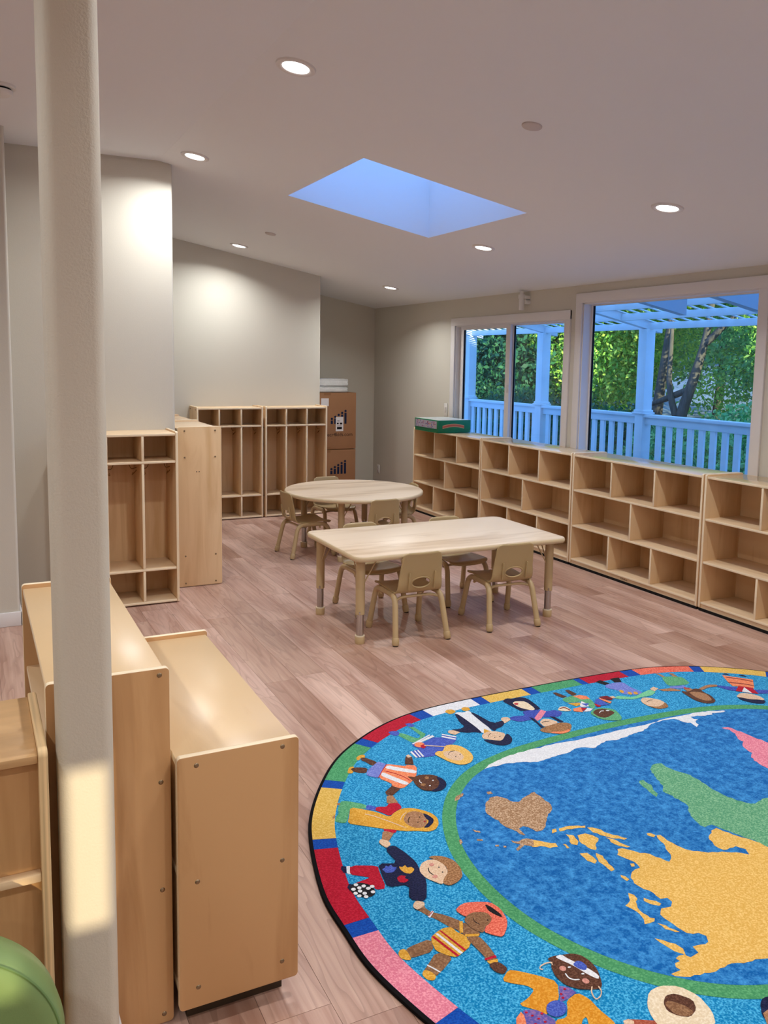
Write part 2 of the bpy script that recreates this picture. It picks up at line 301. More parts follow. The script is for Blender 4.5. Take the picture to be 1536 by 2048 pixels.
# windows
def window(n, a, sashes, label):
    f = MB(); c = .085; x0 = XW - .018
    f.box(x0, XW + .002, a[0] - c, a[0], a[2], a[3] + c, .004).box(x0, XW + .002, a[1], a[1] + c, a[2], a[3] + c, .004).box(x0 - .002, XW + .002, a[0] - c, a[1] + c, a[3], a[3] + c, .004)
    wn = struct(f.build('window_%d' % n, TRIM, None, 40)); wn['label'] = label
    j = MB(); j.box(XW, XW + .12, a[0] - .002, a[0] + .012, a[2], a[3]).box(XW, XW + .12, a[1] - .012, a[1] + .002, a[2], a[3]).box(XW, XW + .12, a[0], a[1], a[3] - .012, a[3] + .002)
    j.build('jamb', TRIM, wn); box('window_sill', TRIM, XW - .012, XW + .13, a[0] - c, a[1] + c, a[2] - .03, a[2] + .004, wn, .004)
    for (ya, yb, za, zb, xo, fw, ft) in sashes:
        s = MB().box(xo, xo + .03, ya, yb, za, za + fw).box(xo, xo + .03, ya, yb, zb - ft, zb).box(xo, xo + .03, ya, ya + fw, za + fw, zb - ft).box(xo, xo + .03, yb - fw, yb, za + fw, zb - ft).build('sash', TRIM, wn)
        box('pane', GLASS, xo + .012, xo + .016, ya + fw, yb - fw, za + fw, zb - ft, s)
        MB().box(xo + .006, xo + .024, yb - fw - .006, yb - fw, za + fw, zb - ft).build('gasket', DARKM, s)
    return wn
window(1, W1, ((7.35, 8.345, .864, 2.122, XW + .05, .075, .035), (6.40, 7.41, .864, 2.122, XW + .085, .07, .012)), 'two pane sliding window with white casing above the shelves')
box('latch', WHITEP, XW + .04, XW + .05, 7.375, 7.395, 1.42, 1.5, bpy.data.objects['window_1'])
window(2, W2, ((4.25, 6.133, .864, 2.262, XW + .085, .02, .014),), 'large fixed picture window with white casing')
def base(name, *bx):
    b = MB()
    for q in bx: b.box(*q, 0, .092, .004)
    return struct(b.build(name, TRIM, None, 40))
base('baseboard_left', (-3.1, .258, 5.777, 5.792), (.246, .258, 5.777, 6.243)); base('baseboard_right', (XW - .013, XW + .001, 8.7, YB)); base('baseboard_back', (3.636, XW, YB - .013, YB + .001))
# support column under the ridge
CX0, CX1, CY0, CY1 = .152, .273, 1.945, 2.055
co = struct(MB().prism(bull(CX0, CX1, CY0, CY1, .026, (0, 90, 180, 270)), 0, ZF).build('column', COLM, None, 40)); co['label'] = 'painted square support column with rounded corners in the foreground'
MB().prism(bull(CX0 - .01, CX1 + .01, CY0 - .01, CY1 + .005, .02, (0, 90, 180, 270)), 0, .092).build('base_trim', TRIM, co, 40)

# ------------------------------------------------------------------ ceiling fixtures
TILT = math.atan(SL)
LENS = mat('lamp_lens', (255, 255, 255), .5, .2, emit=(1, .97, .95), estr=14)
ring_me = MB().lathe([(.062, .004), (.064, -.006), (.078, -.012), (.092, -.008), (.096, .002)], 32).mesh('trim_ring', mat('lamp_trim', (225, 220, 218), .5), 50)
lens_me = MB().lathe([(0, -.004), (.04, -.004), (.0635, -.003)], 32).mesh('lens', LENS)
def downlight(x, y, label):
    z = zc(x); t = thing('recessed_downlight', label, 'ceiling light', (x, y, z), 0, 'recessed ceiling downlights', (0, TILT if x > XR else 0, 0))
    obj('trim_ring', ring_me, t); obj('lens', lens_me, t)
    ld = bpy.data.lights.new('downlight_beam', 'AREA'); ld.shape = 'DISK'; ld.size = .12; ld.energy = LAMP_W; ld.color = LAMP_C; ld.spread = R(148)
    lo = bpy.data.objects.new('downlight_beam', ld); COL.objects.link(lo); lo.parent = t; lo.location = (0, 0, -.016)
    return t
for x, y, l in ((1.412, 3.87, 'largest and nearest recessed round downlight, top centre of the ceiling'), (1.418, 5.845, 'recessed downlight in front of the bullnosed left wall'), (2.526, 8.588, 'recessed downlight casting a scallop on the wall above the far lockers'),
                (3.767, 5.926, 'recessed downlight beyond the skylight, above the sliding window'), (4.31, 8.696, 'farthest recessed downlight, near the back corner of the room'), (3.741, 3.887, 'recessed downlight high above the big picture window'),
                (1.41, 1.9, 'recessed downlight above the rug, out of the picture'), (3.75, 1.9, 'recessed downlight at the near end of the window wall, out of the picture'), (1.41, -.1, 'recessed downlight behind the camera, second from the rear wall'), (3.75, -.1, 'recessed downlight behind the camera beside the window wall'),
                (1.41, -2.1, 'unseen downlight added for fill close to the rear wall in the middle'), (3.75, -2.1, 'unseen downlight added for fill in the rear corner by the window wall'), (-1.0, 3.9, 'unseen downlight added for fill left of the column'), (-1.0, 1.9, 'unseen downlight added for fill left of the near cabinet'), (-1.0, -.1, 'unseen downlight added for fill behind the camera on the left'), (-1.0, -2.1, 'unseen downlight added for fill in the left rear corner')): downlight(x, y, l)  # rearmost row and left column are unseen lamps added as fill light
cov = MB().lathe([(.0, -.008), (.046, -.008), (.05, -.004), (.05, .001)], 28).mesh('cover_plate', mat('cover_paint', (205, 194, 190), .7), 50)
for x, y, l in ((2.506, 3.536, 'round flat sprinkler cover on the ceiling right of the skylight'), (2.534, 7.607, 'small round sprinkler cover near the far lockers light')):
    o = obj('sprinkler_cover', cov, None, (x, y, zc(x) - .001), (0, TILT, 0)); tag(o, l, 'sprinkler cover', 'ceiling sprinkler covers')
sm = thing('smoke_detector', 'white round smoke detector on the ceiling left of the column', 'smoke detector', (.19, 4.96, ZF))
MB().lathe([(.085, 0), (.085, -.012), (.078, -.016), (.0, -.016)], 32).build('base_ring', WHITEP, sm, 40); MB().lathe([(.062, -.016), (.062, -.026)], 32).build('vent_gap', DARKM, sm); MB().lathe([(.07, -.026), (.068, -.04), (.05, -.05), (0, -.052)], 32).build('cap', WHITEP, sm, 60)
# wall plates, wall sensor
def plate(name, label, cat, y, z0, z1, wd, slots):
    t = thing(name, label, cat, (XW, y, z0)); h = z1 - z0
    box('plate', WHITEP, -.007, 0, -wd / 2, wd / 2, 0, h, t, .002)
    for a, b in slots: box('receptacle', mat('plate_inset', (205, 200, 196), .5), -.011, -.006, -wd * .22, wd * .22, h * a, h * b, t, .001)
plate('wall_outlet', 'white power outlet low on the window wall near the back corner', 'outlet', 10.324, .205, .325, .075, ((.14, .44), (.56, .86)))
plate('light_switch', 'white switch plate beside the sliding window casing', 'light switch', 8.537, 1.10, 1.25, .075, ((.3, .7),))
sn = thing('wall_camera', 'small white security camera bracketed high above the sliding window', 'security camera', (XW, 7.0, 2.245))
MB().tube([(-.07, .0, .0), (-.07, .0, .115)], .026, 18).build('body', WHITEP, sn, 40); MB().tube([(-.07, 0, .112), (-.07, 0, .15)], .033, 18).build('collar', WHITEP, sn, 40); MB().tube([(-.07, 0, .15), (-.07, 0, .185)], .02, 14).build('neck', WHITEP, sn, 40)
MB().box(-.06, 0, -.045, -.01, .108, .14, .003).build('bracket', WHITEP, sn, 40); MB().tube([(-.052, -.03, .08), (0, -.03, .08)], .024, 16).build('mount_disc', WHITEP, sn, 40)

# ------------------------------------------------------------------ open shelf units along the window wall
SW, SH, SD, SX = 1.434, .975, .356, 4.606
TH = .018
def make_shelf():
    t = thing('shelf_unit', 'x', 'shelf unit')      # local: x depth 0..SD (front at 0), y 0..-SW towards the camera
    bk = box('back_panel', BIV, SD - .008, SD - .001, -SW + TH, -TH, .03, SH - .012, t)
    for y in (-TH, -SW):
        MB().prism(rrect(0, SD, .02, SH, .012, 3), y, y + TH, 'Y', .003).build('side_panel', BIV, t, 40)
    box('top_panel', BTOPG, .004, SD - .002, -SW + TH, -TH, SH - .012 - TH, SH - .012, t, .004)
    zb = [.058, .350, .656]
    for z in zb: box('shelf', BIY, .004, SD - .008, -SW + TH, -TH, z - TH / 2, z + TH / 2, t, .004)
    box('toe_board', BIY, .012, .026, -SW + TH, -TH, .02, zb[0] - TH / 2, t)
    MB().box(.006, SD - .02, -SW + .004, -.004, 0, .02).build('toe_shadow_strip', DARKM, t)  # black strip stands in for the shadow gap below the toe board
    tops = [zb[1] - TH / 2, zb[2] - TH / 2, SH - .012 - TH]
    for i, (z, n) in enumerate(zip(zb, (3, 2, 3))):
        for k in range(1, n):
            y = -SW * k / n; box('divider', BIV, .006, SD - .009, y - TH / 2, y + TH / 2, z + TH / 2, tops[i], t, .003)
    return t
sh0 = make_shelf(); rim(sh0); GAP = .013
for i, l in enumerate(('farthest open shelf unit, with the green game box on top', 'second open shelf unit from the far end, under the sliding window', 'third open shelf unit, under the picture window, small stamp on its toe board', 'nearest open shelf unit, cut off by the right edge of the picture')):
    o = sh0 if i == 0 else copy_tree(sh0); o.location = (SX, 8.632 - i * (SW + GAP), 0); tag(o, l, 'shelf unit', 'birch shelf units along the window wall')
    if i == 2:
        INK = mat('brand_ink', (120, 84, 50), .7)
        for z, sz, b in ((.034, .02, 'ECR4Kids'),): text_mesh('stamp', b, sz, INK, o, Matrix.Translation((.0115, -SW * .47, z)) @ Matrix.Rotation(R(-90), 4, 'Z') @ Matrix.Rotation(R(90), 4, 'X'))

# ------------------------------------------------------------------ coat lockers
LW, LH, LD = .722, 1.219, .331
WIRE = mat('hook_wire', (150, 118, 72), .35, .5, .8)
def make_locker():
    t = thing('coat_locker', 'x', 'locker')        # local: front at y=0, body towards +y, x 0..LW
    box('back_panel', BIV, TH, LW - TH, LD - .008, LD - .001, .02, LH - .012, t)
    for x in (0, LW - TH):
        sp = MB().prism(rrect(0, LD, .004, LH, .012, 3), x, x + TH, 'X', .003).build('side_panel', BIV, t, 40)
        xo = x - .001 if x == 0 else x + TH + .001
        for y in (.05, LD - .05):
            for z in (.03, .24, .99, LH - .03): MB().tube([(xo - .003, y, z), (xo + .003, y, z)], .0065, 10).build('bolt', SCREW, sp, 40)
        for y in (LD * .52, LD * .58): MB().tube([(xo - .001, y, .88), (xo + .001, y, .88)], .004, 8).build('peg_hole', DARKM, sp)
    box('top_panel', BIX, TH, LW - TH, .004, LD - .002, LH - .012 - TH, LH - .012, t, .004)
    zs_ = [.018, .252, 1.008]
    for z in zs_: box('shelf', BIX, TH, LW - TH, .003, LD - .008, z - TH / 2, z + TH / 2, t, .004)
    tp = [.243, .999, LH - .012 - TH]
    for k in (1, 2):
        x = LW * k / 3
        for z, z1 in zip(zs_, tp): box('divider', BIV, x - TH / 2, x + TH / 2, .004, LD - .009, z + TH / 2, z1, t, .003)
    for k in range(3):
        x0 = LW * k / 3 + TH; x1 = LW * (k + 1) / 3 - TH; 
        for xc, sg in ((x0, 1), (x1, -1)):
            MB().tube(bez([(xc - sg * .008, .2, .955), (xc + sg * .035, .17, .945), (xc + sg * .05, .16, .985)], 4), .0028, 6).build('hook', WIRE, t, 60)
            MB().tube(bez([(xc - sg * .008, .2, .935), (xc + sg * .03, .18, .90), (xc + sg * .022, .165, .925)], 4), .0028, 6).build('hook', WIRE, t, 60)
    return t
lk = make_locker(); rim(lk)
for i, (loc, rz, l) in enumerate((((2.128, 8.802, 0), 0, 'left one of the two coat lockers against the far wall'), ((2.876, 8.802, 0), 0, 'right one of the two coat lockers against the far wall, beside the cardboard boxes'),
        ((.574, 5.911, 0), 0, 'coat locker facing the camera just right of the column'), ((1.706, 6.285, 0), R(90), 'coat locker turned sideways showing its bolted side panel'), ((1.706, 7.02, 0), R(90), 'coat locker behind the sideways one, only part of its top visible'))):
    o = lk if i == 0 else copy_tree(lk); o.location = loc; o.rotation_euler = (0, 0, rz); tag(o, l, 'locker', 'birch coat lockers')

# ------------------------------------------------------------------ foreground cabinets
SCR = MB().lathe([(0, -.003), (.004, -.0026), (.0063, -.001), (.0068, .0)], 12).mesh('screw', SCREW, 60)
def screws(par, pts):
    for x, y, z in pts: obj('screw', SCR, par, (x, y, z), (R(-90), 0, 0))
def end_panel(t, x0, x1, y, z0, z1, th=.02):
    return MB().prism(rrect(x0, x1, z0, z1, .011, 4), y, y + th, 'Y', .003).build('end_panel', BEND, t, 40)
def cabinet(name, label, x0, x1, y0, y1, z0, z1, open_side, shelves, sc):
    t = thing(name, label, 'cabinet'); lift = .014; th = .02
    e = end_panel(t, x0, x1, y0, z0, z1); end_panel(t, x0, x1, y1 - th, z0, z1)
    box('top_panel', BTOP, x0 + .004, x1 - .006, y0 + th, y1 - th, z1 - lift - th, z1 - lift, t, .003)
    bx = (x1 - .02, x1 - .01) if open_side < 0 else (x0 + .01, x0 + .02); box('back_panel', BIV, *bx, y0 + th, y1 - th, z0 + .01, z1 - lift - th, t)
    for z in shelves: box('shelf', BIY, x0 + .008, x1 - .02, y0 + th, y1 - th, z, z + th, t, .003)
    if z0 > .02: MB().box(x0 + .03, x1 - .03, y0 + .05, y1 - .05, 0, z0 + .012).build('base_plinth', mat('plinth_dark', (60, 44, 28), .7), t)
    screws(e, [(x, y0 + .0005, z) for x, z in sc]); rim(t); return t
cabinet('tall_cabinet', 'tall narrow birch cabinet behind the column, open on its left side', .135, .425, 2.066, 3.052, .004, .962, -1, (.05, .35, .66), [(.400, .945), (.400, .665), (.400, .375), (.400, .03)])
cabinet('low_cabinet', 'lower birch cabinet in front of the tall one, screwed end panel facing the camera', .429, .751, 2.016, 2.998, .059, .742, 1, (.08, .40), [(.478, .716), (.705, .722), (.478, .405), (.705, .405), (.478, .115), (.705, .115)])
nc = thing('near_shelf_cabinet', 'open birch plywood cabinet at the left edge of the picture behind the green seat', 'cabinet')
for xx in (-.76, .108): MB().prism(rrect(1.925, 2.30, .02, .865, .016, 4), xx, xx + .02, 'X', .003).build('side_panel', PLYE, nc, 40)
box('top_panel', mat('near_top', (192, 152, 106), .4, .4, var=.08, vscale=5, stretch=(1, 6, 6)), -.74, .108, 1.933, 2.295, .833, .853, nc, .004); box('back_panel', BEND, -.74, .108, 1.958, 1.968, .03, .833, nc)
for z in (.03, .555): box('shelf', BIX, -.74, .108, 1.932, 1.958, z, z + .02, nc, .004)
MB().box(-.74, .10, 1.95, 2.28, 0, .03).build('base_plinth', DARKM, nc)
# green seat
GV = mat('green_vinyl', (116, 142, 88), .42, .5, bump=.03, bscale=300)
gs = thing('soft_seat', 'green vinyl soft seat with rounded backrest in the lower left corner', 'soft seat', (-.12, 1.6, 0))
def dpoly(r, n=40): return [(r * math.cos(math.pi * k / n), .415 + r * math.sin(math.pi * k / n)) for k in range(n + 1)] + [(-r, .02), (r, .02)]
bk = MB(); rr = [(.205, -.004), (.232, .0), (.241, .012), (.246, .05), (.241, .088), (.23, .1), (.2, .104)]; rings = []
for r_, yy in rr: rings.append([bk.bm.verts.new((a, yy, b)) for a, b in dpoly(r_)])
for a, b in zip(rings, rings[1:]):
    for k in range(len(a)): k2 = (k + 1) % len(a); bk.bm.faces.new((a[k], a[k2], b[k2], b[k]))
bk.bm.faces.new(rings[0][::-1]); bk.bm.faces.new(rings[-1]); bo = bk.build('backrest', GV, gs, 50)
MB().tube([(a, .004, b) for a, b in dpoly(.236)[:41]], .0028, 6).build('seam', mat('green_thread', (96, 124, 72), .6), bo, 60)
MB().box(-.24, .24, -.38, 0, .02, .24, .04, 4).build('seat_cushion', GV, gs, 50)

# ------------------------------------------------------------------ tables
def table_leg(t, x, y, zt):
    lg = MB().tube([(x, y, .185), (x, y, zt)], .0285, 20).build('leg', SANDD, t, 40)
    MB().tube([(x, y, .045), (x, y, .19)], .023, 20).build('leg_insert', CHROME, lg, 40)
    MB().lathe([(0, 0), (.029, 0), (.031, .008), (.031, .045), (.027, .05), (.02, .05)], 20, (x, y, 0)).build('foot_cap', SANDD, lg, 40)
    MB().lathe([(.031, .044), (.0318, .047), (.031, .051), (.0, .051)], 20, (x, y, 0)).build('foot_ring', mat('pale_ring', (226, 208, 178), .5), lg, 40)
    MB().box(x - .02, x - .012, y - .031, y - .025, .19, .205).build('set_screw', CHROME, lg)
def brace(t, a, b): MB().tube([a, b], .004, 6).build('brace_rod', SANDD, t, 40)
ZT = .563
tb = thing('activity_table', 'rectangular birch topped activity table with adjustable chrome legs', 'table', (2.815, 4.928, 0)); hx, hy = .782, .438
MB().prism(rrect(-hx + .004, hx - .004, -hy + .004, hy - .004, .065, 8), ZT - .03, ZT, 'Z', .001).build('table_top', TOPM, tb, 40)
et = MB(); prof = [(.004, ZT - .031), (0, ZT - .026), (-.003, ZT - .016), (0, ZT - .005), (.005, ZT - .0005), (.012, ZT + .0004)]; rings = []
for off, z in prof: rings.append([et.bm.verts.new((a, b, z)) for a, b in rrect(-hx + off, hx - off, -hy + off, hy - off, .069 - off, 8)])
for a, b in zip(rings, rings[1:]):
    for k in range(len(a)): k2 = (k + 1) % len(a); et.bm.faces.new((a[k], a[k2], b[k2], b[k]))
et.build('edge_band', mat('edge_band_tan', (214, 190, 152), .45), tb, 60)
for sx in (-1, 1):
    for sy in (-1, 1):
        x, y = sx * .708, sy * .328; table_leg(tb, x, y, ZT - .03); brace(tb, (x, y - sy * .02, .37), (x, y - sy * .12, ZT - .03)); brace(tb, (x - sx * .02, y, .37), (x - sx * .12, y, ZT - .03))
rt = thing('round_table', 'round birch topped table with four adjustable legs near the lockers', 'table', (3.12, 6.98, 0)); RT = .628
MB().lathe([(0, ZT), (RT - .006, ZT), (RT - .006, ZT - .03), (0, ZT - .03)], 64).build('table_top', TOPM, rt, 40)
MB().lathe([(RT - .004, ZT - .031), (RT, ZT - .026), (RT + .003, ZT - .016), (RT, ZT - .005), (RT - .005, ZT - .0005), (RT - .012, ZT + .0004)], 64).build('edge_band', MATS['edge_band_tan'], rt, 60)
for a in (45, 135, 225, 315):
    x, y = .47 * math.cos(R(a + 8)), .47 * math.sin(R(a + 8)); table_leg(rt, x, y, ZT - .03)
    for s_ in (-1, 1): u = Vector((-x, -y, 0)).normalized(); n_ = Vector((-u.y, u.x, 0)); d_ = (u + n_ * s_).normalized(); p = Vector((x, y, 0)); brace(rt, p + d_ * .02 + Vector((0, 0, .38)), p + d_ * .12 + Vector((0, 0, ZT - .03)))

# ------------------------------------------------------------------ chairs
def make_chair():
    t = thing('child_chair', 'x', 'chair')
    # side profile of the one piece shell (y forward, z up): seat front lip -> seat -> bend -> back top
    prof = [(.185, .285), (.18, .302), (.16, .311), (.10, .310), (.02, .305), (-.06, .302), (-.11, .304), (-.145, .315), (-.165, .336), (-.175, .362), (-.182, .40), (-.190, .449), (-.198, .499), (-.206, .544), (-.2115, .571)]
    P = [Vector((0, a, b)) for a, b in prof]; L_ = [0]
    for a, b in zip(P, P[1:]): L_.append(L_[-1] + (b - a).length)
    NV, NU = 46, 22; tot = L_[-1]; grid = []; bm = bmesh.new()
    for j in range(NV + 1):
        s = tot * j / NV; k = max(i for i in range(len(L_)) if L_[i] <= s + 1e-9); k = min(k, len(P) - 2); f = (s - L_[k]) / (L_[k + 1] - L_[k]); p = P[k].lerp(P[k + 1], f)
        sb = s / tot
        hw = .158 if sb < .45 else .162 - .030 * (sb - .45) / .55
        e0 = .035; 
        if s < e0: hw -= e0 - math.sqrt(max(0, e0 * e0 - (e0 - s) ** 2))
        if tot - s < e0: hw -= e0 - math.sqrt(max(0, e0 * e0 - (e0 - (tot - s)) ** 2))
        row = []
        for i in range(NU + 1):
            u = -1 + 2 * i / NU; x = u * hw
            if sb > .5: q = Vector((x, p.y + .022 * (x / .15) ** 2 * min(1, (sb - .5) * 4), p.z))      # back wraps forward at its edges
            else: q = Vector((x, p.y, p.z + .008 * abs(u) ** 3 - .004 * (1 - u * u)))
            row.append(bm.verts.new(q))
        grid.append(row)
    bm.verts.ensure_lookup_table()
    hz, hxr, hzr = .377, .066, .035
    def inside(v): return v.co.y < -.12 and ((v.co.x / hxr) ** 2 + ((v.co.z - hz) / hzr) ** 2) < 1
    for j in range(NV):
        for i in range(NU):
            q = (grid[j][i], grid[j][i + 1], grid[j + 1][i + 1], grid[j + 1][i])
            if sum(inside(v) for v in q) >= 3: continue
            bm.faces.new(q)
    for v in list(bm.verts):
        if not v.link_faces: bm.verts.remove(v); continue
        if v.is_boundary and v.co.y < -.12 and abs(v.co.x) < .09 and .34 < v.co.z < .43:
            a = math.atan2((v.co.z - hz) / hzr, v.co.x / hxr); v.co.x = hxr * math.cos(a); v.co.z = hz + hzr * math.sin(a)
    bmesh.ops.recalc_face_normals(bm, faces=bm.faces)
    me = bpy.data.meshes.new('seat_shell'); bm.to_mesh(me); bm.free(); me.materials.append(SAND); me.polygons.foreach_set('use_smooth', [True] * len(me.polygons))
    so_ = obj('seat_shell', me, t); md = so_.modifiers.new('thickness', 'SOLIDIFY'); md.thickness = .007; md.offset = 0
    yb = lambda x, z: -.18 - (z - .39) * .17 + .022 * (x / .15) ** 2
    MB().tube([(hxr * math.cos(a), yb(hxr * math.cos(a), hz + hzr * math.sin(a)), hz + hzr * math.sin(a)) for a in [2 * math.pi * k / 24 for k in range(25)]], .0062, 8).build('handle_rim', SAND, so_, 60)
    MB().tube([(.142 * math.cos(0), -.2, .48)] , .001).bm.free() if False else None
    for s in (-1, 1):
        x = s * .088; MB().box(x - .004, x + .004, -.006, .006, 0, .115, .003, 2, Matrix.Translation((0, yb(x, .39) - .006, .332)) @ Matrix.Rotation(R(9), 4, 'X')).build('rib', SAND, so_, 40)
    for s in (-1, 1):
        for e in (-1, 1):                 # each leg: foot -> up -> bends forward/backward under the seat edge
            foot = Vector((s * .182, e * .203, .0)); knee = Vector((s * .158, e * .138, .292)); mid = Vector((s * .152, 0, .290))
            d = (knee - foot).normalized(); lg = MB().tube(bez([foot + d * .02, knee, mid], 10), .0185, 12).build('leg', SANDD, t, 50)
            MB().tube([foot + d * .004, foot + d * .012, foot + d * .045, foot + d * .05], [.017, .0225, .0225, .0205], 14).build('foot_cap', SANDD, lg, 40)
            MB().tube([foot + Vector((0, 0, .0)), foot + Vector((0, 0, .006))], .017, 12).build('rubber_tip', mat('brown_rubber', (60, 46, 34), .8), lg, 40)
    for y in (-.11, .09): MB().tube(bez([(-.158, y - .02, .262), (-.10, y, .276), (.10, y, .276), (.158, y - .02, .262)], 5), .009, 8).build('crossbar', SANDD, t, 60)
    return t
ch = make_chair()
for i, (x, y, a, l) in enumerate(((2.468, 4.658, -1, 'tan plastic child chair on the near side of the rectangular table, left one'), (3.160, 4.652, -4, 'tan plastic child chair on the near side of the rectangular table, right one'),
        (2.487, 5.262, 180, 'tan child chair on the far side of the rectangular table, left one, mostly hidden'), (3.180, 5.252, 180, 'tan child chair on the far side of the rectangular table, right one, mostly hidden'),
        (2.666, 7.02, -87, 'tan child chair at the left side of the round table'), (3.585, 7.08, 80, 'tan child chair at the right side of the round table, by the shelves'), (3.18, 7.59, 182, 'tan child chair behind the round table, in front of the lockers'), (3.123, 6.53, 1, 'tan child chair in front of the round table with its back to the camera'))):
    o = ch if i == 0 else copy_tree(ch); o.location = (x, y, 0); o.rotation_euler = (0, 0, R(a)); tag(o, l, 'chair', 'tan child chairs')

# ------------------------------------------------------------------ boxes, packs, game box
CARD = mat('cardboard', (166, 122, 90), .85, .1, var=.06, vscale=3); TAPE = mat('carton_tape', (150, 104, 68), .4, .4); PAPER = mat('label_paper', (232, 228, 232), .7, .2); INKD = mat('navy_ink', (22, 34, 66), .6, .2); INKB = mat('black_ink', (30, 28, 34), .7, .2)
def carton(z0, z1, x0, x1, y0, y1, label):
    t = thing('cardboard_box', label, 'cardboard box', (x0, y0, z0), 0, 'stacked cardboard boxes'); W_, H_, D_ = x1 - x0, z1 - z0, y1 - y0
    box('carton', CARD, 0, W_, 0, D_, .002, H_ - .002, t, .006); box('tape', TAPE, W_ * .37, W_ * .5, -.0012, D_ * .3, H_ - .035, H_ + .0005, t); box('tape', TAPE, W_ * .37, W_ * .5, -.0012, .01, .001, .035, t)
    return t, W_, H_
def figs(t, cx, z, s):                    # logo: five little figures with round heads, rising to the right
    for k in range(5):
        x = cx + (k - 2) * .058 * s; h = (.055 + .03 * k) * s
        b = MB().box(x - .018 * s, x + .018 * s, -.0016, -.0004, z, z + h, 0).build('logo_figure', INKD, t)
        MB().tube([(x, -.0016, z + h + .026 * s), (x, -.0004, z + h + .026 * s)], .019 * s, 16).build('logo_head', INKD, b)
BX0, BX1, BY0, BY1 = 3.80, 4.515, 10.06, 10.47
t, W_, H_ = carton(0, .578, BX0, BX1, BY0, BY1, 'lower cardboard box of the stack in the back corner'); figs(t, .47, .26, .82); box('label_sticker', PAPER, .235, .305, -.0016, -.0003, .40, .50, t)
text_mesh('printing', 'ecr4kids.com', .062, INKB, t, Matrix.Translation((.485, -.001, .16)) @ Matrix.Rotation(R(90), 4, 'X'))
t, W_, H_ = carton(.582, 1.315, BX0, BX1, BY0, BY1, 'upper cardboard box of the stack, with a white shipping label and navy logo'); figs(t, .47, .33, .82); box('label_sticker', PAPER, .225, .33, -.0016, -.0003, .56, .66, t)
text_mesh('printing', 'ecr4kids.com', .066, INKB, t, Matrix.Translation((.49, -.001, .19)) @ Matrix.Rotation(R(90), 4, 'X'))
ls = box('shipping_label', PAPER, .43, .535, -.0026, -.0018, .235, .42, t)
for k, (a, b, c, d) in enumerate(((.45, .48, .365, .372), (.445, .47, .325, .345), (.485, .52, .322, .345), (.447, .515, .26, .29), (.447, .51, .30, .306))): box('label_print', INKB, a, b, -.0031, -.0026, c, d, ls)
PKG = mat('plastic_wrap', (232, 232, 232), .3, .5, var=.08, vscale=14, bump=.5, bscale=26)
for z, hgt, l in ((1.318, .075, 'lower white plastic wrapped pack on the cardboard boxes'), (1.394, .1, 'upper white plastic wrapped pack on the cardboard boxes')):
    pk = thing('wrapped_pack', l, 'pack', (4.06, 10.2, z), 0, 'white wrapped packs'); b = MB().box(-.32, .34, -.14, .18, 0, hgt, .02, 3); bmesh.ops.subdivide_edges(b.bm, edges=b.bm.edges[:], cuts=2, use_grid_fill=True)
    for v in b.bm.verts: v.co += Vector((random.uniform(-.004, .004), random.uniform(-.006, .006), random.uniform(-.003, .003) if v.co.z > .03 else 0)); v.co.z -= (.05 * max(0, v.co.x) ** 2 if v.co.z > .03 else 0)
    b.build('wrap', PKG, pk, 60)
gb = thing('game_box', 'green game box lying on the farthest shelf unit', 'game box', (4.515, 7.90, SH - .012)); GRN = mat('game_green', (16, 118, 78), .4, .4, var=.12, vscale=8)
GW, GL, GH = .40, .53, .138
box('box_body', GRN, 0, GW, 0, GL, .001, GH - .04, gb, .002); box('box_lid', GRN, -.003, GW + .003, -.003, GL + .003, .03, GH, gb, .003)
box('top_print', mat('game_top', (205, 212, 206), .2, .5, var=.1, vscale=10), .006, GW - .006, .006, GL - .006, GH, GH + .0008, gb)
sp = MB().box(-.0045, -.003, .03, GL - .02, .045, GH - .012).build('side_picture', mat('game_picture', (172, 166, 184), .4, .3), gb); random.seed(3)
for k in range(60):
    y = random.uniform(.04, GL - .04); z = random.uniform(.05, GH - .02); c = random.choice([(120, 90, 150), (160, 70, 110), (90, 80, 140), (210, 190, 200), (180, 60, 90), (215, 160, 90)])
    box('picture_patch', mat('print_%d_%d_%d' % c, c, .5), -.005, -.0045, y - .007, y + .007, z - .005, z + .005, sp)
ba = MB(); pts = [(.05 + .27 * k / 12, .055 + .028 * math.sin(math.pi * (k / 12 * .8 + .1))) for k in range(13)]
for sgn, mm, n_, yy in ((.017, (214, 170, 120), 'banner', -.0045), (.011, (196, 92, 62), 'banner_print', -.0055)):
    b = MB(); up_ = [b.bm.verts.new((x, yy, z + sgn)) for x, z in pts]; dn = [b.bm.verts.new((x, yy, z - sgn)) for x, z in pts]
    for k in range(12): b.bm.faces.new((up_[k], up_[k + 1], dn[k + 1], dn[k]))
    bn = b.build(n_, mat(n_, mm, .5), gb if n_ == 'banner' else bn)
random.seed(11)

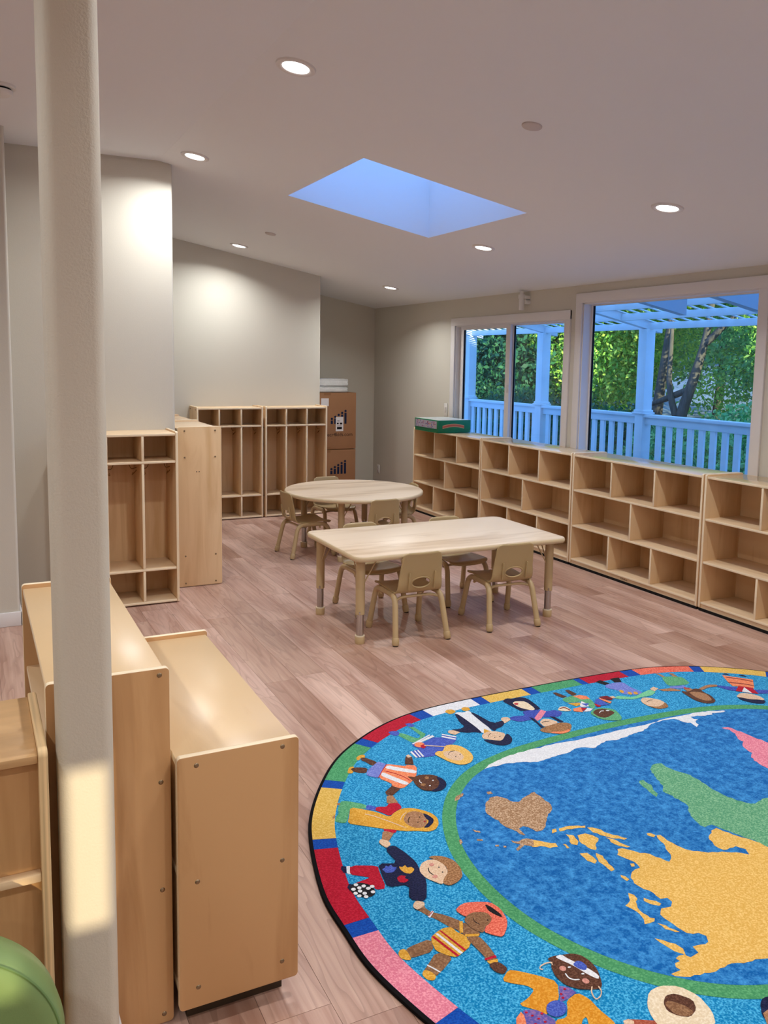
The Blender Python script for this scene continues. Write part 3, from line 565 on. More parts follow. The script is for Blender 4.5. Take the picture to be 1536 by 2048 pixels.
# ------------------------------------------------------------------ rug
RC = dict(white=((214, 214, 220), (236, 236, 240)), pink=((216, 116, 140), (240, 160, 175)), landgreen=((82, 150, 112), (140, 190, 150)), yellow=((218, 168, 80), (240, 200, 122)), tan=((150, 112, 80), (210, 178, 148)), gold=((205, 146, 44), (228, 178, 84)), gold2=((214, 170, 74), (236, 200, 116)),
          red=((168, 14, 40), (196, 34, 60)), bgreen=((62, 140, 92), (96, 172, 120)), figgreen=((76, 152, 104), (120, 186, 140)), peri=((58, 78, 172), (92, 114, 200)), skin=((208, 172, 142), (232, 204, 178)), skin2=((150, 106, 74), (184, 140, 108)), skin3=((124, 86, 60), (160, 120, 88)), orange=((228, 120, 78), (244, 160, 120)),
          navy=((20, 24, 56), (38, 42, 78)), dark=((22, 20, 26), (40, 36, 42)), brown=((78, 46, 34), (112, 74, 58)), midbrown=((136, 92, 58), (186, 140, 100)), lilac=((104, 116, 196), (140, 150, 214)), blush=((196, 130, 118), (220, 160, 146)), coral=((214, 88, 70), (244, 140, 116)), amber=((206, 132, 30), (228, 164, 64)), purple=((92, 84, 160), (150, 110, 160)), cream=((222, 200, 168), (240, 224, 200)), rust=((156, 72, 52), (180, 100, 78)), indigo=((52, 68, 160), (82, 98, 190)), maroon=((104, 24, 34), (136, 48, 56)), mint=((104, 186, 140), (140, 210, 166)),
          sea=((4, 92, 166), (74, 160, 226)), sky=((0, 120, 178), (84, 186, 232)), band=((8, 64, 156), (20, 86, 184)), ring=((66, 140, 92), (98, 170, 116)))
def rm(k): return pile('rug_' + k, *RC[k], big=.72 if k == 'sea' else 0)
HALF = [(-1.72, 0.0), (-1.712, .2), (-1.645, .48), (-1.57, .67), (-1.437, .885), (-1.29, 1.06), (-1.104, 1.2), (-.92, 1.295), (-.728, 1.348), (-.45, 1.372), (0, 1.378)]
RHALF = [(-1.24, 0), (-1.225, .17), (-1.184, .311), (-1.109, .461), (-.997, .6), (-.85, .71), (-.66, .782), (-.42, .82), (0, .84)]
def closed(half, n):
    q = half + [(-x, y) for x, y in half[-2::-1]]; P = np.array(q + [(x, -y) for x, y in q[-2:0:-1]], float); mm = len(P); out = []
    for i in range(mm):
        a, b, c, d = P[i - 1], P[i], P[(i + 1) % mm], P[(i + 2) % mm]
        for t in np.linspace(0, 1, 8, endpoint=False): out.append(.5 * (2 * b + (-a + c) * t + (2 * a - 5 * b + 4 * c - d) * t * t + (-a + 3 * b - 3 * c + d) * t ** 3))
    O = np.array(out + out[:1]); dd = np.r_[0, np.cumsum(np.linalg.norm(np.diff(O, axis=0), axis=1))]; tt = np.linspace(0, dd[-1], n, endpoint=False)
    return np.c_[np.interp(tt, dd, O[:, 0]), np.interp(tt, dd, O[:, 1])]
def inset(O, d):
    Tn = np.roll(O, -1, 0) - np.roll(O, 1, 0); Tn /= np.linalg.norm(Tn, axis=1)[:, None]; return O + np.c_[Tn[:, 1], -Tn[:, 0]] * d
RX, RY, ZRUG = 2.68, 2.19, .014
OUT = closed(HALF, 480); RNG_O = closed(RHALF, 240); RNG_I = inset(RNG_O, .052)
rug = thing('rug', 'large oval blue classroom rug with a world map and a ring of children holding hands', 'rug', (RX, RY, 0))
MB().prism([tuple(p) for p in OUT], 0, ZRUG - .001, 'Z', .003).build('binding', mat('rug_binding', (18, 16, 18), .9, .1), rug, 40)
def flat(name, polys, z, parent=rug, off=(0, 0)):
    vs_, fs, mi, mats = [], [], [], []
    for k, (col, pts) in enumerate(polys):
        if col not in mats: mats.append(col)
        b0 = len(vs_); vs_ += [(x - off[0], y - off[1], z + k * .00012) for x, y in pts]; a = sum(pts[i][0] * pts[(i + 1) % len(pts)][1] - pts[(i + 1) % len(pts)][0] * pts[i][1] for i in range(len(pts)))
        
        for tri in tessellate_polygon([[Vector((x, y, 0)) for x, y in pts]]):
            p, q, r_ = [pts[i] for i in tri]; ar = (q[0] - p[0]) * (r_[1] - p[1]) - (r_[0] - p[0]) * (q[1] - p[1])
            fs.append([b0 + i for i in (tri if ar > 0 else tri[::-1])]); mi.append(mats.index(col))
    me = bpy.data.meshes.new(name); me.from_pydata(vs_, [], fs)
    for c in mats: me.materials.append(rm(c))
    me.polygons.foreach_set('material_index', mi); me.update(); return obj(name, me, parent)
def chaikin(p):
    if len(p) < 6: return p
    o = []
    for a, b in zip(p, p[1:] + p[:1]): o += [(a[0] * .8 + b[0] * .2, a[1] * .8 + b[1] * .2), (a[0] * .2 + b[0] * .8, a[1] * .2 + b[1] * .8)]
    return o
def coast(p, amp=.16):
    o = []
    for a, b in zip(p, p[1:] + p[:1]):
        L_ = math.hypot(b[0] - a[0], b[1] - a[1]); n = max(1, min(6, int(L_ / .014)))
        for k in range(n):
            t = k / n; d = random.uniform(-.0045, .0045) if k else 0
            o.append((a[0] + (b[0] - a[0]) * t - (b[1] - a[1]) / max(L_, 1e-6) * d, a[1] + (b[1] - a[1]) * t + (b[0] - a[0]) / max(L_, 1e-6) * d))
    return o
I1 = inset(OUT, .013); I2 = inset(OUT, .098); tp = lambda A: [tuple(p) for p in A]
flat('border_band', [('band', tp(I1))], ZRUG - .0006)
flat('field', [('sky', tp(I2))], ZRUG - .0002)
seq = [('pink', 459, 478), ('red', 1, 21), ('gold2', 24, 42), ('bgreen', 45, 62), ('red', 65, 82), ('white', 86, 100), ('gold2', 103, 115), ('bgreen', 118, 131), ('red', 133, 146), ('coral', 150, 167), ('gold2', 170, 187)]
nxt = [('pink', 190, 208), ('red', 211, 229), ('white', 232, 250), ('bgreen', 253, 271), ('gold2', 274, 292), ('coral', 295, 313), ('red', 316, 334), ('pink', 337, 355), ('gold2', 358, 376), ('bgreen', 379, 397), ('white', 400, 418), ('coral', 421, 435), ('gold2', 438, 455)]
for c, a, b in seq + nxt: flat('border_block', [(c, tp(I1[a:b + 1]) + tp(I2[a:b + 1])[::-1])], ZRUG)
flat('map_ring', [('ring', tp(RNG_O))], ZRUG + .0006); flat('map_sea', [('sea', tp(RNG_I))], ZRUG + .001)
LAND = [('white_landmass','white',[(1.905,2.878),(1.961,2.909),(2.036,2.933),(2.128,2.948),(2.307,2.950),(2.486,2.942),(2.680,2.945),(2.854,2.938),(2.911,2.943),(3.043,2.950),(3.199,2.944),(3.289,2.923),(3.340,2.909),(3.344,2.897),(3.303,2.895),(3.262,2.909),(3.252,2.894),(3.205,2.897),(3.169,2.914),(3.129,2.918),(3.124,2.893),(3.139,2.880),(3.110,2.868),(3.096,2.834),(3.067,2.817),(3.071,2.841),(3.077,2.867),(3.052,2.884),(3.047,2.917),(3.036,2.932),(2.961,2.941),(2.893,2.935),(2.852,2.913),(2.801,2.891),(2.724,2.883),(2.613,2.867),(2.566,2.879),(2.528,2.869),(2.480,2.845),(2.451,2.855),(2.420,2.873),(2.379,2.873),(2.359,2.865),(2.324,2.854),(2.258,2.850),(2.154,2.839),(2.110,2.861),(2.068,2.874),(1.999,2.884),(1.940,2.883)]),
('pink_landmass','pink',[(3.168,2.762),(3.204,2.756),(3.211,2.723),(3.224,2.650),(3.240,2.559),(3.255,2.480),(3.212,2.379),(3.120,2.245),(3.036,2.121),(2.977,2.120),(3.003,2.208),(3.025,2.295),(3.027,2.381),(3.028,2.429),(3.046,2.487),(3.086,2.513),(3.092,2.553),(3.105,2.583),(3.143,2.611),(3.146,2.647),(3.178,2.689),(3.187,2.730)]),
('green_landmass','landgreen',[(2.554,2.586),(2.599,2.614),(2.640,2.608),(2.634,2.574),(2.644,2.537),(2.675,2.476),(2.671,2.410),(2.666,2.346),(2.674,2.278),(2.704,2.216),(2.734,2.196),(2.790,2.212),(2.817,2.207),(2.879,2.185),(2.883,2.121),(2.818,2.020),(2.726,1.917),(2.620,1.875),(2.567,1.893),(2.542,1.927),(2.524,1.963),(2.513,2.014),(2.482,2.075),(2.463,2.126),(2.453,2.155),(2.417,2.153),(2.409,2.169),(2.428,2.236),(2.474,2.293),(2.476,2.333),(2.472,2.391),(2.467,2.421),(2.502,2.457),(2.517,2.509)]),
('green_island','landgreen',[(2.442,2.528),(2.462,2.527),(2.463,2.481),(2.441,2.448),(2.435,2.415),(2.410,2.398),(2.411,2.425),(2.421,2.464),(2.424,2.499)]),
('yellow_landmass','yellow',[(2.209,2.187),(2.224,2.183),(2.221,2.146),(2.227,2.123),(2.238,2.077),(2.270,2.049),(2.297,2.026),(2.347,2.010),(2.404,1.975),(2.421,1.956),(2.437,1.986),(2.419,2.014),(2.361,2.014),(2.353,2.051),(2.367,2.087),(2.419,2.126),(2.450,2.131),(2.458,2.102),(2.486,2.046),(2.510,2.007),(2.522,1.961),(2.531,1.884),(2.510,1.775),(2.471,1.688),(2.504,1.628),(2.468,1.570),(2.362,1.548),(2.291,1.561),(2.206,1.524),(2.115,1.512),(2.069,1.528),(2.036,1.557),(1.998,1.570),(1.954,1.573),(1.922,1.587),(1.876,1.587),(1.835,1.585),(1.788,1.598),(1.757,1.604),(1.734,1.618),(1.730,1.629),(1.767,1.629),(1.763,1.644),(1.773,1.657),(1.792,1.657),(1.790,1.671),(1.807,1.676),(1.826,1.672),(1.809,1.694),(1.802,1.725),(1.798,1.741),(1.796,1.763),(1.814,1.745),(1.835,1.719),(1.840,1.693),(1.826,1.668),(1.833,1.656),(1.869,1.661),(1.873,1.687),(1.901,1.684),(1.932,1.683),(1.947,1.705),(1.936,1.725),(1.903,1.740),(1.896,1.773),(1.894,1.804),(1.893,1.840),(1.917,1.861),(1.953,1.855),(1.974,1.872),(1.975,1.894),(1.951,1.899),(1.952,1.932),(1.938,1.961),(1.931,1.999),(1.952,2.037),(1.988,2.057),(2.011,2.058),(2.017,2.093),(2.002,2.126),(1.992,2.150),(2.017,2.178),(2.037,2.175),(2.063,2.144),(2.073,2.126),(2.101,2.107),(2.107,2.084),(2.129,2.042),(2.157,2.061),(2.187,2.120),(2.194,2.151)]),
('yellow_island','yellow',[(1.877,1.967),(1.887,1.951),(1.883,1.930),(1.860,1.908),(1.848,1.882),(1.853,1.853),(1.852,1.843),(1.863,1.833),(1.853,1.823),(1.815,1.825),(1.829,1.844),(1.835,1.867),(1.832,1.895),(1.823,1.920),(1.854,1.933)]),
('yellow_island','yellow',[(1.905,1.926),(1.929,1.898),(1.935,1.879),(1.922,1.874),(1.901,1.895),(1.894,1.914)]),
('yellow_island','yellow',[(1.854,1.812),(1.870,1.795),(1.887,1.752),(1.874,1.758),(1.856,1.781)]),
('yellow_island','yellow',[(1.876,2.213),(1.903,2.204),(1.906,2.176),(1.903,2.152),(1.885,2.141),(1.872,2.166)]),
('yellow_island','yellow',[(1.931,2.191),(1.941,2.167),(1.934,2.138),(1.924,2.086),(1.907,2.082),(1.908,2.118),(1.905,2.145)]),
('yellow_island','yellow',[(1.943,2.308),(1.978,2.306),(1.995,2.284),(2.001,2.260),(1.972,2.239),(1.943,2.205),(1.931,2.217),(1.928,2.245),(1.925,2.274)]),
('yellow_island','yellow',[(1.908,2.331),(1.930,2.314),(1.922,2.276),(1.902,2.257),(1.887,2.271),(1.901,2.299)]),
('yellow_island','yellow',[(2.010,2.335),(2.039,2.314),(2.057,2.270),(2.097,2.217),(2.080,2.213),(2.039,2.250),(2.008,2.299)]),
('yellow_island','yellow',[(2.029,2.254),(2.052,2.223),(2.069,2.170),(2.056,2.171),(2.029,2.206)]),
('yellow_island','yellow',[(1.882,2.378),(1.899,2.378),(1.890,2.360),(1.866,2.357)]),
('yellow_island','yellow',[(1.909,2.373),(1.957,2.371),(2.012,2.348),(2.002,2.336),(1.950,2.350),(1.900,2.356)]),
('yellow_island','yellow',[(1.759,2.366),(1.786,2.344),(1.811,2.319),(1.839,2.300),(1.831,2.277),(1.801,2.283),(1.777,2.308),(1.748,2.314)]),
('yellow_island','yellow',[(2.185,2.212),(2.200,2.208),(2.206,2.188),(2.190,2.181),(2.179,2.200)]),
('yellow_island','yellow',[(1.921,2.054),(1.930,2.041),(1.931,2.022),(1.917,2.017),(1.914,2.042)]),
('yellow_island','yellow',[(1.996,2.090),(2.010,2.086),(2.001,2.072),(1.988,2.073)]),
('yellow_island','yellow',[(1.858,2.284),(1.868,2.280),(1.865,2.254),(1.854,2.256)]),
('tan_island','tan',[(1.702,2.383),(1.723,2.364),(1.761,2.369),(1.779,2.352),(1.752,2.314),(1.729,2.336),(1.686,2.316),(1.687,2.329),(1.720,2.347),(1.700,2.367)]),
('tan_landmass','tan',[(1.768,2.647),(1.797,2.668),(1.831,2.667),(1.847,2.646),(1.865,2.604),(1.885,2.594),(1.928,2.616),(1.971,2.632),(1.987,2.632),(1.989,2.581),(1.990,2.540),(1.971,2.495),(1.935,2.473),(1.884,2.420),(1.846,2.389),(1.821,2.390),(1.810,2.429),(1.797,2.442),(1.773,2.434),(1.771,2.411),(1.770,2.388),(1.762,2.392),(1.755,2.424),(1.743,2.448),(1.733,2.477),(1.736,2.513),(1.726,2.542),(1.722,2.570),(1.742,2.612)]),
('tan_island','tan',[(1.658,2.704),(1.683,2.734),(1.720,2.745),(1.716,2.733),(1.682,2.707)]),
('tan_island','tan',[(1.613,2.501),(1.632,2.480),(1.629,2.470),(1.613,2.483)]),
('tan_island','tan',[(1.593,2.440),(1.611,2.431),(1.608,2.421),(1.589,2.430)]),
('tan_island','tan',[(1.531,2.462),(1.541,2.463),(1.536,2.443),(1.520,2.433)]),
('tan_island','tan',[(1.810,2.712),(1.828,2.710),(1.827,2.690),(1.805,2.693)]),
('tan_island','tan',[(1.634,2.381),(1.646,2.376),(1.640,2.367),(1.629,2.372)]),
('tan_island','tan',[(1.658,2.365),(1.666,2.358),(1.660,2.350),(1.652,2.356)])]
for i, (nm, c, pts) in enumerate(LAND): flat(nm, [(c, coast(pts))], ZRUG + .0013 + i * .00002, off=(RX, RY))
FIGS = [('blond child in blue striped sweater',[('figgreen',[(1.735,3.344),(1.756,3.325),(1.786,3.255),(1.816,3.270),(1.813,3.337),(1.806,3.389),(1.829,3.383),(1.837,3.317),(1.848,3.274),(1.749,3.217),(1.732,3.280),(1.720,3.322)]),
 ('peri',[(1.694,3.371),(1.720,3.373),(1.743,3.359),(1.732,3.326),(1.709,3.317),(1.695,3.339)]),
 ('peri',[(1.808,3.418),(1.833,3.417),(1.845,3.388),(1.823,3.372),(1.808,3.384)]),
 ('peri',[(1.737,3.216),(1.797,3.208),(1.862,3.237),(1.895,3.217),(1.913,3.251),(1.962,3.199),(1.942,3.166),(1.903,3.138),(1.868,3.142),(1.874,3.116),(1.779,3.071),(1.726,3.079),(1.692,3.091),(1.693,3.148),(1.732,3.158),(1.748,3.156),(1.734,3.191)]),
 ('white',[(1.738,3.217),(1.858,3.269),(1.859,3.260),(1.742,3.210)]),
 ('white',[(1.760,3.219),(1.867,3.257),(1.869,3.240),(1.777,3.211)]),
 ('white',[(1.693,3.148),(1.704,3.154),(1.701,3.090),(1.692,3.091)]),
 ('white',[(1.715,3.154),(1.721,3.151),(1.715,3.087),(1.708,3.087)]),
 ('white',[(1.730,3.153),(1.736,3.150),(1.731,3.087),(1.721,3.084)]),
 ('white',[(1.914,3.250),(1.962,3.199),(1.954,3.191),(1.907,3.241)]),
 ('white',[(1.902,3.232),(1.948,3.181),(1.939,3.170),(1.895,3.220)]),
 ('skin',[(1.952,3.264),(1.974,3.266),(1.992,3.246),(1.966,3.215),(1.949,3.235)]),
 ('orange',[(1.786,3.183),(1.778,3.174),(1.768,3.169),(1.757,3.168),(1.748,3.173),(1.742,3.181),(1.740,3.192),(1.743,3.202),(1.751,3.211),(1.761,3.217),(1.772,3.217),(1.782,3.213),(1.788,3.205),(1.789,3.194)]),
 ('red',[(1.764,3.183),(1.787,3.190),(1.786,3.167),(1.766,3.151),(1.759,3.163)]),
 ('skin',[(1.783,3.182),(1.862,3.133),(1.858,3.126),(1.779,3.175)]),
 ('yellow',[(1.780,3.087),(1.810,3.106),(1.828,3.092),(1.865,3.138),(1.896,3.135),(1.925,3.111),(1.936,3.066),(1.934,3.023),(1.921,2.986),(1.892,2.956),(1.857,2.946),(1.827,2.957),(1.804,2.996),(1.790,3.045)]),
 ('skin',[(1.826,3.088),(1.856,3.086),(1.886,3.072),(1.894,3.041),(1.886,3.007),(1.861,2.986),(1.833,2.993),(1.814,3.023),(1.812,3.056)]),
 ('dark',[(1.833,3.051),(1.845,3.068),(1.861,3.075),(1.878,3.073),(1.881,3.077),(1.863,3.080),(1.845,3.071),(1.831,3.052)]),
 ('dark',[(1.885,3.034),(1.884,3.033),(1.882,3.032),(1.881,3.032),(1.880,3.032),(1.879,3.033),(1.879,3.035),(1.880,3.037),(1.881,3.038),(1.882,3.039),(1.884,3.039),(1.885,3.038),(1.886,3.037),(1.886,3.036)]),
 ('dark',[(1.856,3.023),(1.855,3.022),(1.854,3.021),(1.852,3.021),(1.851,3.022),(1.851,3.023),(1.851,3.024),(1.851,3.026),(1.852,3.027),(1.854,3.028),(1.855,3.028),(1.856,3.028),(1.857,3.026),(1.857,3.025)])]),
('child in navy and white robe',[('gold',[(2.053,3.463),(2.073,3.480),(2.101,3.473),(2.106,3.445),(2.084,3.429),(2.061,3.429),(2.054,3.447)]),
 ('gold',[(2.145,3.464),(2.169,3.474),(2.188,3.460),(2.182,3.432),(2.154,3.427),(2.142,3.436)]),
 ('white',[(2.082,3.420),(2.105,3.435),(2.134,3.417),(2.164,3.429),(2.170,3.401),(2.149,3.182),(2.120,3.177),(2.090,3.177),(2.076,3.314)]),
 ('navy',[(2.083,3.424),(2.096,3.413),(2.099,3.352),(2.099,3.246),(2.092,3.180),(2.065,3.206),(2.031,3.212),(2.002,3.234),(1.974,3.274),(2.019,3.263),(2.053,3.276),(2.055,3.323)]),
 ('navy',[(2.163,3.409),(2.179,3.387),(2.195,3.251),(2.259,3.261),(2.248,3.228),(2.210,3.201),(2.175,3.194),(2.161,3.177),(2.152,3.186),(2.154,3.298)]),
 ('skin',[(2.252,3.270),(2.271,3.285),(2.297,3.284),(2.297,3.249),(2.275,3.244),(2.244,3.225),(2.257,3.257)]),
 ('skin',[(1.946,3.250),(1.964,3.270),(1.984,3.261),(2.000,3.231),(1.963,3.215)]),
 ('gold',[(2.122,3.217),(2.142,3.171),(2.111,3.163),(2.095,3.174)]),
 ('skin',[(2.085,3.170),(2.124,3.184),(2.157,3.174),(2.190,3.132),(2.129,3.074),(2.094,3.099),(2.062,3.126),(2.068,3.150)]),
 ('navy',[(2.191,3.131),(2.196,3.115),(2.186,3.075),(2.163,3.046),(2.138,3.031),(2.106,3.033),(2.081,3.052),(2.063,3.082),(2.054,3.121),(2.093,3.096),(2.125,3.071)]),
 ('dark',[(2.093,3.130),(2.106,3.150),(2.127,3.160),(2.128,3.164),(2.106,3.153),(2.091,3.131)]),
 ('dark',[(2.119,3.114),(2.118,3.113),(2.116,3.112),(2.115,3.112),(2.113,3.112),(2.113,3.113),(2.113,3.115),(2.114,3.116),(2.115,3.118),(2.116,3.119),(2.118,3.119),(2.119,3.118),(2.119,3.117),(2.119,3.116)]),
 ('dark',[(2.147,3.115),(2.146,3.114),(2.144,3.113),(2.143,3.112),(2.142,3.113),(2.141,3.114),(2.141,3.116),(2.142,3.117),(2.143,3.119),(2.145,3.119),(2.146,3.120),(2.147,3.119),(2.148,3.118),(2.148,3.116)])]),
('child in orange and white shirt',[('gold',[(1.457,3.200),(1.482,3.215),(1.500,3.207),(1.492,3.184),(1.472,3.188),(1.455,3.169),(1.449,3.182)]),
 ('gold',[(1.371,3.099),(1.392,3.130),(1.412,3.131),(1.408,3.112),(1.391,3.105),(1.393,3.084),(1.378,3.076),(1.366,3.087)]),
 ('brown',[(1.476,3.191),(1.492,3.179),(1.519,3.130),(1.511,3.107),(1.486,3.103),(1.476,3.144),(1.464,3.170)]),
 ('brown',[(1.390,3.115),(1.416,3.119),(1.462,3.093),(1.437,3.054),(1.411,3.066),(1.393,3.089)]),
 ('lilac',[(1.513,3.117),(1.527,3.126),(1.549,3.090),(1.505,3.039),(1.464,2.994),(1.430,3.033),(1.439,3.058),(1.467,3.086)]),
 ('orange',[(1.549,3.090),(1.572,3.075),(1.614,3.040),(1.625,3.051),(1.661,3.024),(1.614,2.941),(1.575,2.910),(1.513,2.873),(1.486,2.913),(1.495,2.932),(1.464,2.994),(1.509,3.047)]),
 ('white',[(1.525,3.060),(1.549,3.079),(1.577,3.046),(1.641,2.987),(1.624,2.965),(1.597,2.988),(1.563,3.018)]),
 ('white',[(1.481,3.010),(1.503,3.035),(1.525,2.981),(1.563,2.906),(1.542,2.892),(1.509,2.949)]),
 ('red',[(1.464,2.992),(1.509,3.045),(1.550,3.088),(1.549,3.092),(1.508,3.049),(1.463,2.995)]),
 ('red',[(1.513,3.037),(1.543,2.999),(1.563,2.961),(1.574,2.917),(1.577,2.921),(1.566,2.965),(1.546,3.003),(1.516,3.042)]),
 ('brown',[(1.621,3.058),(1.649,3.108),(1.669,3.126),(1.678,3.100),(1.653,3.038)]),
 ('brown',[(1.486,2.913),(1.505,2.876),(1.456,2.844),(1.434,2.854),(1.439,2.879)]),
 ('skin',[(1.660,3.124),(1.676,3.130),(1.678,3.104),(1.659,3.102)]),
 ('brown',[(1.580,2.956),(1.602,2.941),(1.583,2.916)]),
 ('brown',[(1.587,2.923),(1.602,2.941),(1.634,2.946),(1.675,2.931),(1.699,2.902),(1.672,2.847),(1.635,2.808),(1.605,2.813),(1.582,2.832),(1.577,2.881)]),
 ('navy',[(1.685,2.904),(1.702,2.891),(1.704,2.852),(1.689,2.821),(1.658,2.798),(1.625,2.799),(1.608,2.811),(1.647,2.821),(1.677,2.855)]),
 ('white',[(1.611,2.911),(1.602,2.894),(1.605,2.878),(1.609,2.883),(1.606,2.896),(1.614,2.909)]),
 ('white',[(1.663,2.880),(1.662,2.878),(1.660,2.877),(1.658,2.876),(1.656,2.877),(1.655,2.879),(1.655,2.881),(1.656,2.883),(1.658,2.885),(1.659,2.886),(1.661,2.886),(1.663,2.885),(1.664,2.884),(1.664,2.882)]),
 ('white',[(1.630,2.847),(1.629,2.845),(1.627,2.844),(1.625,2.844),(1.624,2.845),(1.623,2.846),(1.623,2.848),(1.623,2.850),(1.625,2.852),(1.627,2.853),(1.629,2.854),(1.630,2.853),(1.631,2.851),(1.631,2.849)]),
 ('midbrown',[(1.655,2.907),(1.652,2.903),(1.648,2.901),(1.643,2.900),(1.639,2.902),(1.637,2.906),(1.637,2.910),(1.638,2.915),(1.641,2.919),(1.646,2.921),(1.650,2.922),(1.654,2.920),(1.657,2.917),(1.657,2.912)]),
 ('midbrown',[(1.614,2.862),(1.611,2.858),(1.607,2.856),(1.602,2.856),(1.598,2.858),(1.595,2.861),(1.594,2.866),(1.596,2.870),(1.599,2.874),(1.603,2.877),(1.608,2.877),(1.612,2.875),(1.615,2.871),(1.616,2.867)])]),
('child in yellow headscarf and green skirt',[('figgreen',[(1.217,2.840),(1.247,2.886),(1.267,2.886),(1.330,2.827),(1.319,2.794),(1.264,2.828),(1.211,2.737),(1.192,2.742),(1.172,2.763),(1.187,2.788),(1.209,2.811)]),
 ('skin2',[(1.228,2.878),(1.242,2.880),(1.238,2.865),(1.227,2.865)]),
 ('skin2',[(1.177,2.797),(1.190,2.807),(1.183,2.786),(1.173,2.782)]),
 ('peri',[(1.322,2.810),(1.336,2.820),(1.359,2.793),(1.343,2.770),(1.317,2.791)]),
 ('red',[(1.343,2.770),(1.359,2.793),(1.395,2.776),(1.415,2.797),(1.450,2.786),(1.447,2.744),(1.415,2.734),(1.376,2.710),(1.357,2.752)]),
 ('skin2',[(1.430,2.847),(1.456,2.853),(1.450,2.786),(1.413,2.794),(1.409,2.804)]),
 ('gold',[(1.265,2.831),(1.306,2.796),(1.342,2.759),(1.373,2.704),(1.407,2.729),(1.445,2.741),(1.480,2.729),(1.509,2.699),(1.531,2.664),(1.535,2.622),(1.517,2.583),(1.488,2.557),(1.457,2.556),(1.422,2.579),(1.382,2.594),(1.313,2.644),(1.252,2.695),(1.210,2.730),(1.236,2.774)]),
 ('skin2',[(1.413,2.670),(1.444,2.704),(1.476,2.706),(1.500,2.683),(1.499,2.647),(1.481,2.607),(1.453,2.588),(1.427,2.596),(1.412,2.618),(1.408,2.644)]),
 ('navy',[(1.500,2.679),(1.513,2.656),(1.518,2.622),(1.501,2.598),(1.471,2.580),(1.452,2.585),(1.495,2.616),(1.493,2.641)]),
 ('skin',[(1.294,2.761),(1.321,2.732),(1.355,2.677),(1.394,2.608),(1.397,2.613),(1.358,2.682),(1.324,2.737),(1.298,2.766)]),
 ('skin',[(1.400,2.666),(1.418,2.689),(1.447,2.708),(1.448,2.713),(1.417,2.694),(1.398,2.669)]),
 ('red',[(1.313,2.640),(1.345,2.622),(1.357,2.612),(1.341,2.597),(1.323,2.613),(1.312,2.625)]),
 ('skin2',[(1.303,2.622),(1.316,2.624),(1.338,2.599),(1.298,2.561),(1.276,2.575)]),
 ('skin',[(1.261,2.567),(1.278,2.581),(1.296,2.566),(1.294,2.538),(1.271,2.523),(1.262,2.548)]),
 ('dark',[(1.421,2.639),(1.427,2.656),(1.442,2.671),(1.441,2.674),(1.426,2.658),(1.418,2.639)]),
 ('red',[(1.482,2.621),(1.480,2.619),(1.479,2.618),(1.477,2.618),(1.476,2.619),(1.475,2.620),(1.475,2.622),(1.475,2.624),(1.476,2.625),(1.478,2.626),(1.480,2.626),(1.481,2.626),(1.482,2.624),(1.482,2.622)]),
 ('dark',[(1.477,2.655),(1.476,2.654),(1.475,2.653),(1.474,2.653),(1.473,2.654),(1.472,2.655),(1.472,2.656),(1.472,2.657),(1.473,2.658),(1.474,2.659),(1.475,2.659),(1.476,2.658),(1.477,2.657),(1.477,2.656)]),
 ('dark',[(1.454,2.625),(1.453,2.624),(1.452,2.624),(1.451,2.624),(1.450,2.624),(1.449,2.625),(1.449,2.626),(1.450,2.627),(1.450,2.628),(1.452,2.629),(1.453,2.629),(1.454,2.628),(1.454,2.628),(1.454,2.627)])]),
('curly haired child in navy sweater and red trousers with ball',[('navy',[(1.076,2.480),(1.085,2.494),(1.098,2.485),(1.084,2.449),(1.076,2.455)]),
 ('white',[(1.099,2.485),(1.111,2.482),(1.093,2.436),(1.085,2.449)]),
 ('red',[(1.112,2.485),(1.198,2.443),(1.189,2.416),(1.170,2.319),(1.135,2.326),(1.136,2.352),(1.101,2.382),(1.081,2.385),(1.104,2.389),(1.148,2.393),(1.125,2.412),(1.091,2.437)]),
 ('navy',[(1.055,2.377),(1.068,2.392),(1.077,2.384),(1.068,2.360),(1.056,2.357)]),
 ('dark',[(1.127,2.313),(1.119,2.305),(1.109,2.301),(1.098,2.301),(1.087,2.305),(1.076,2.312),(1.067,2.323),(1.061,2.336),(1.058,2.349),(1.059,2.362),(1.063,2.373),(1.071,2.381),(1.081,2.386),(1.092,2.386),(1.104,2.382),(1.115,2.374),(1.124,2.363),(1.130,2.350),(1.132,2.337),(1.131,2.324)]),
 ('white',[(1.094,2.374),(1.087,2.369),(1.079,2.372),(1.079,2.381),(1.085,2.386),(1.093,2.383)]),
 ('white',[(1.114,2.357),(1.107,2.352),(1.100,2.355),(1.099,2.364),(1.106,2.369),(1.114,2.366)]),
 ('white',[(1.097,2.354),(1.090,2.349),(1.083,2.352),(1.082,2.361),(1.089,2.366),(1.096,2.363)]),
 ('white',[(1.077,2.355),(1.070,2.350),(1.062,2.353),(1.061,2.362),(1.068,2.367),(1.076,2.364)]),
 ('white',[(1.123,2.339),(1.115,2.334),(1.108,2.337),(1.107,2.346),(1.114,2.351),(1.122,2.348)]),
 ('white',[(1.139,2.343),(1.131,2.338),(1.124,2.341),(1.123,2.350),(1.130,2.355),(1.138,2.352)]),
 ('white',[(1.092,2.337),(1.085,2.332),(1.078,2.335),(1.077,2.344),(1.084,2.349),(1.091,2.345)]),
 ('white',[(1.074,2.332),(1.067,2.327),(1.060,2.330),(1.059,2.339),(1.066,2.344),(1.073,2.341)]),
 ('white',[(1.101,2.320),(1.094,2.315),(1.086,2.318),(1.086,2.327),(1.093,2.332),(1.100,2.328)]),
 ('white',[(1.128,2.315),(1.121,2.310),(1.114,2.314),(1.113,2.322),(1.120,2.327),(1.128,2.324)]),
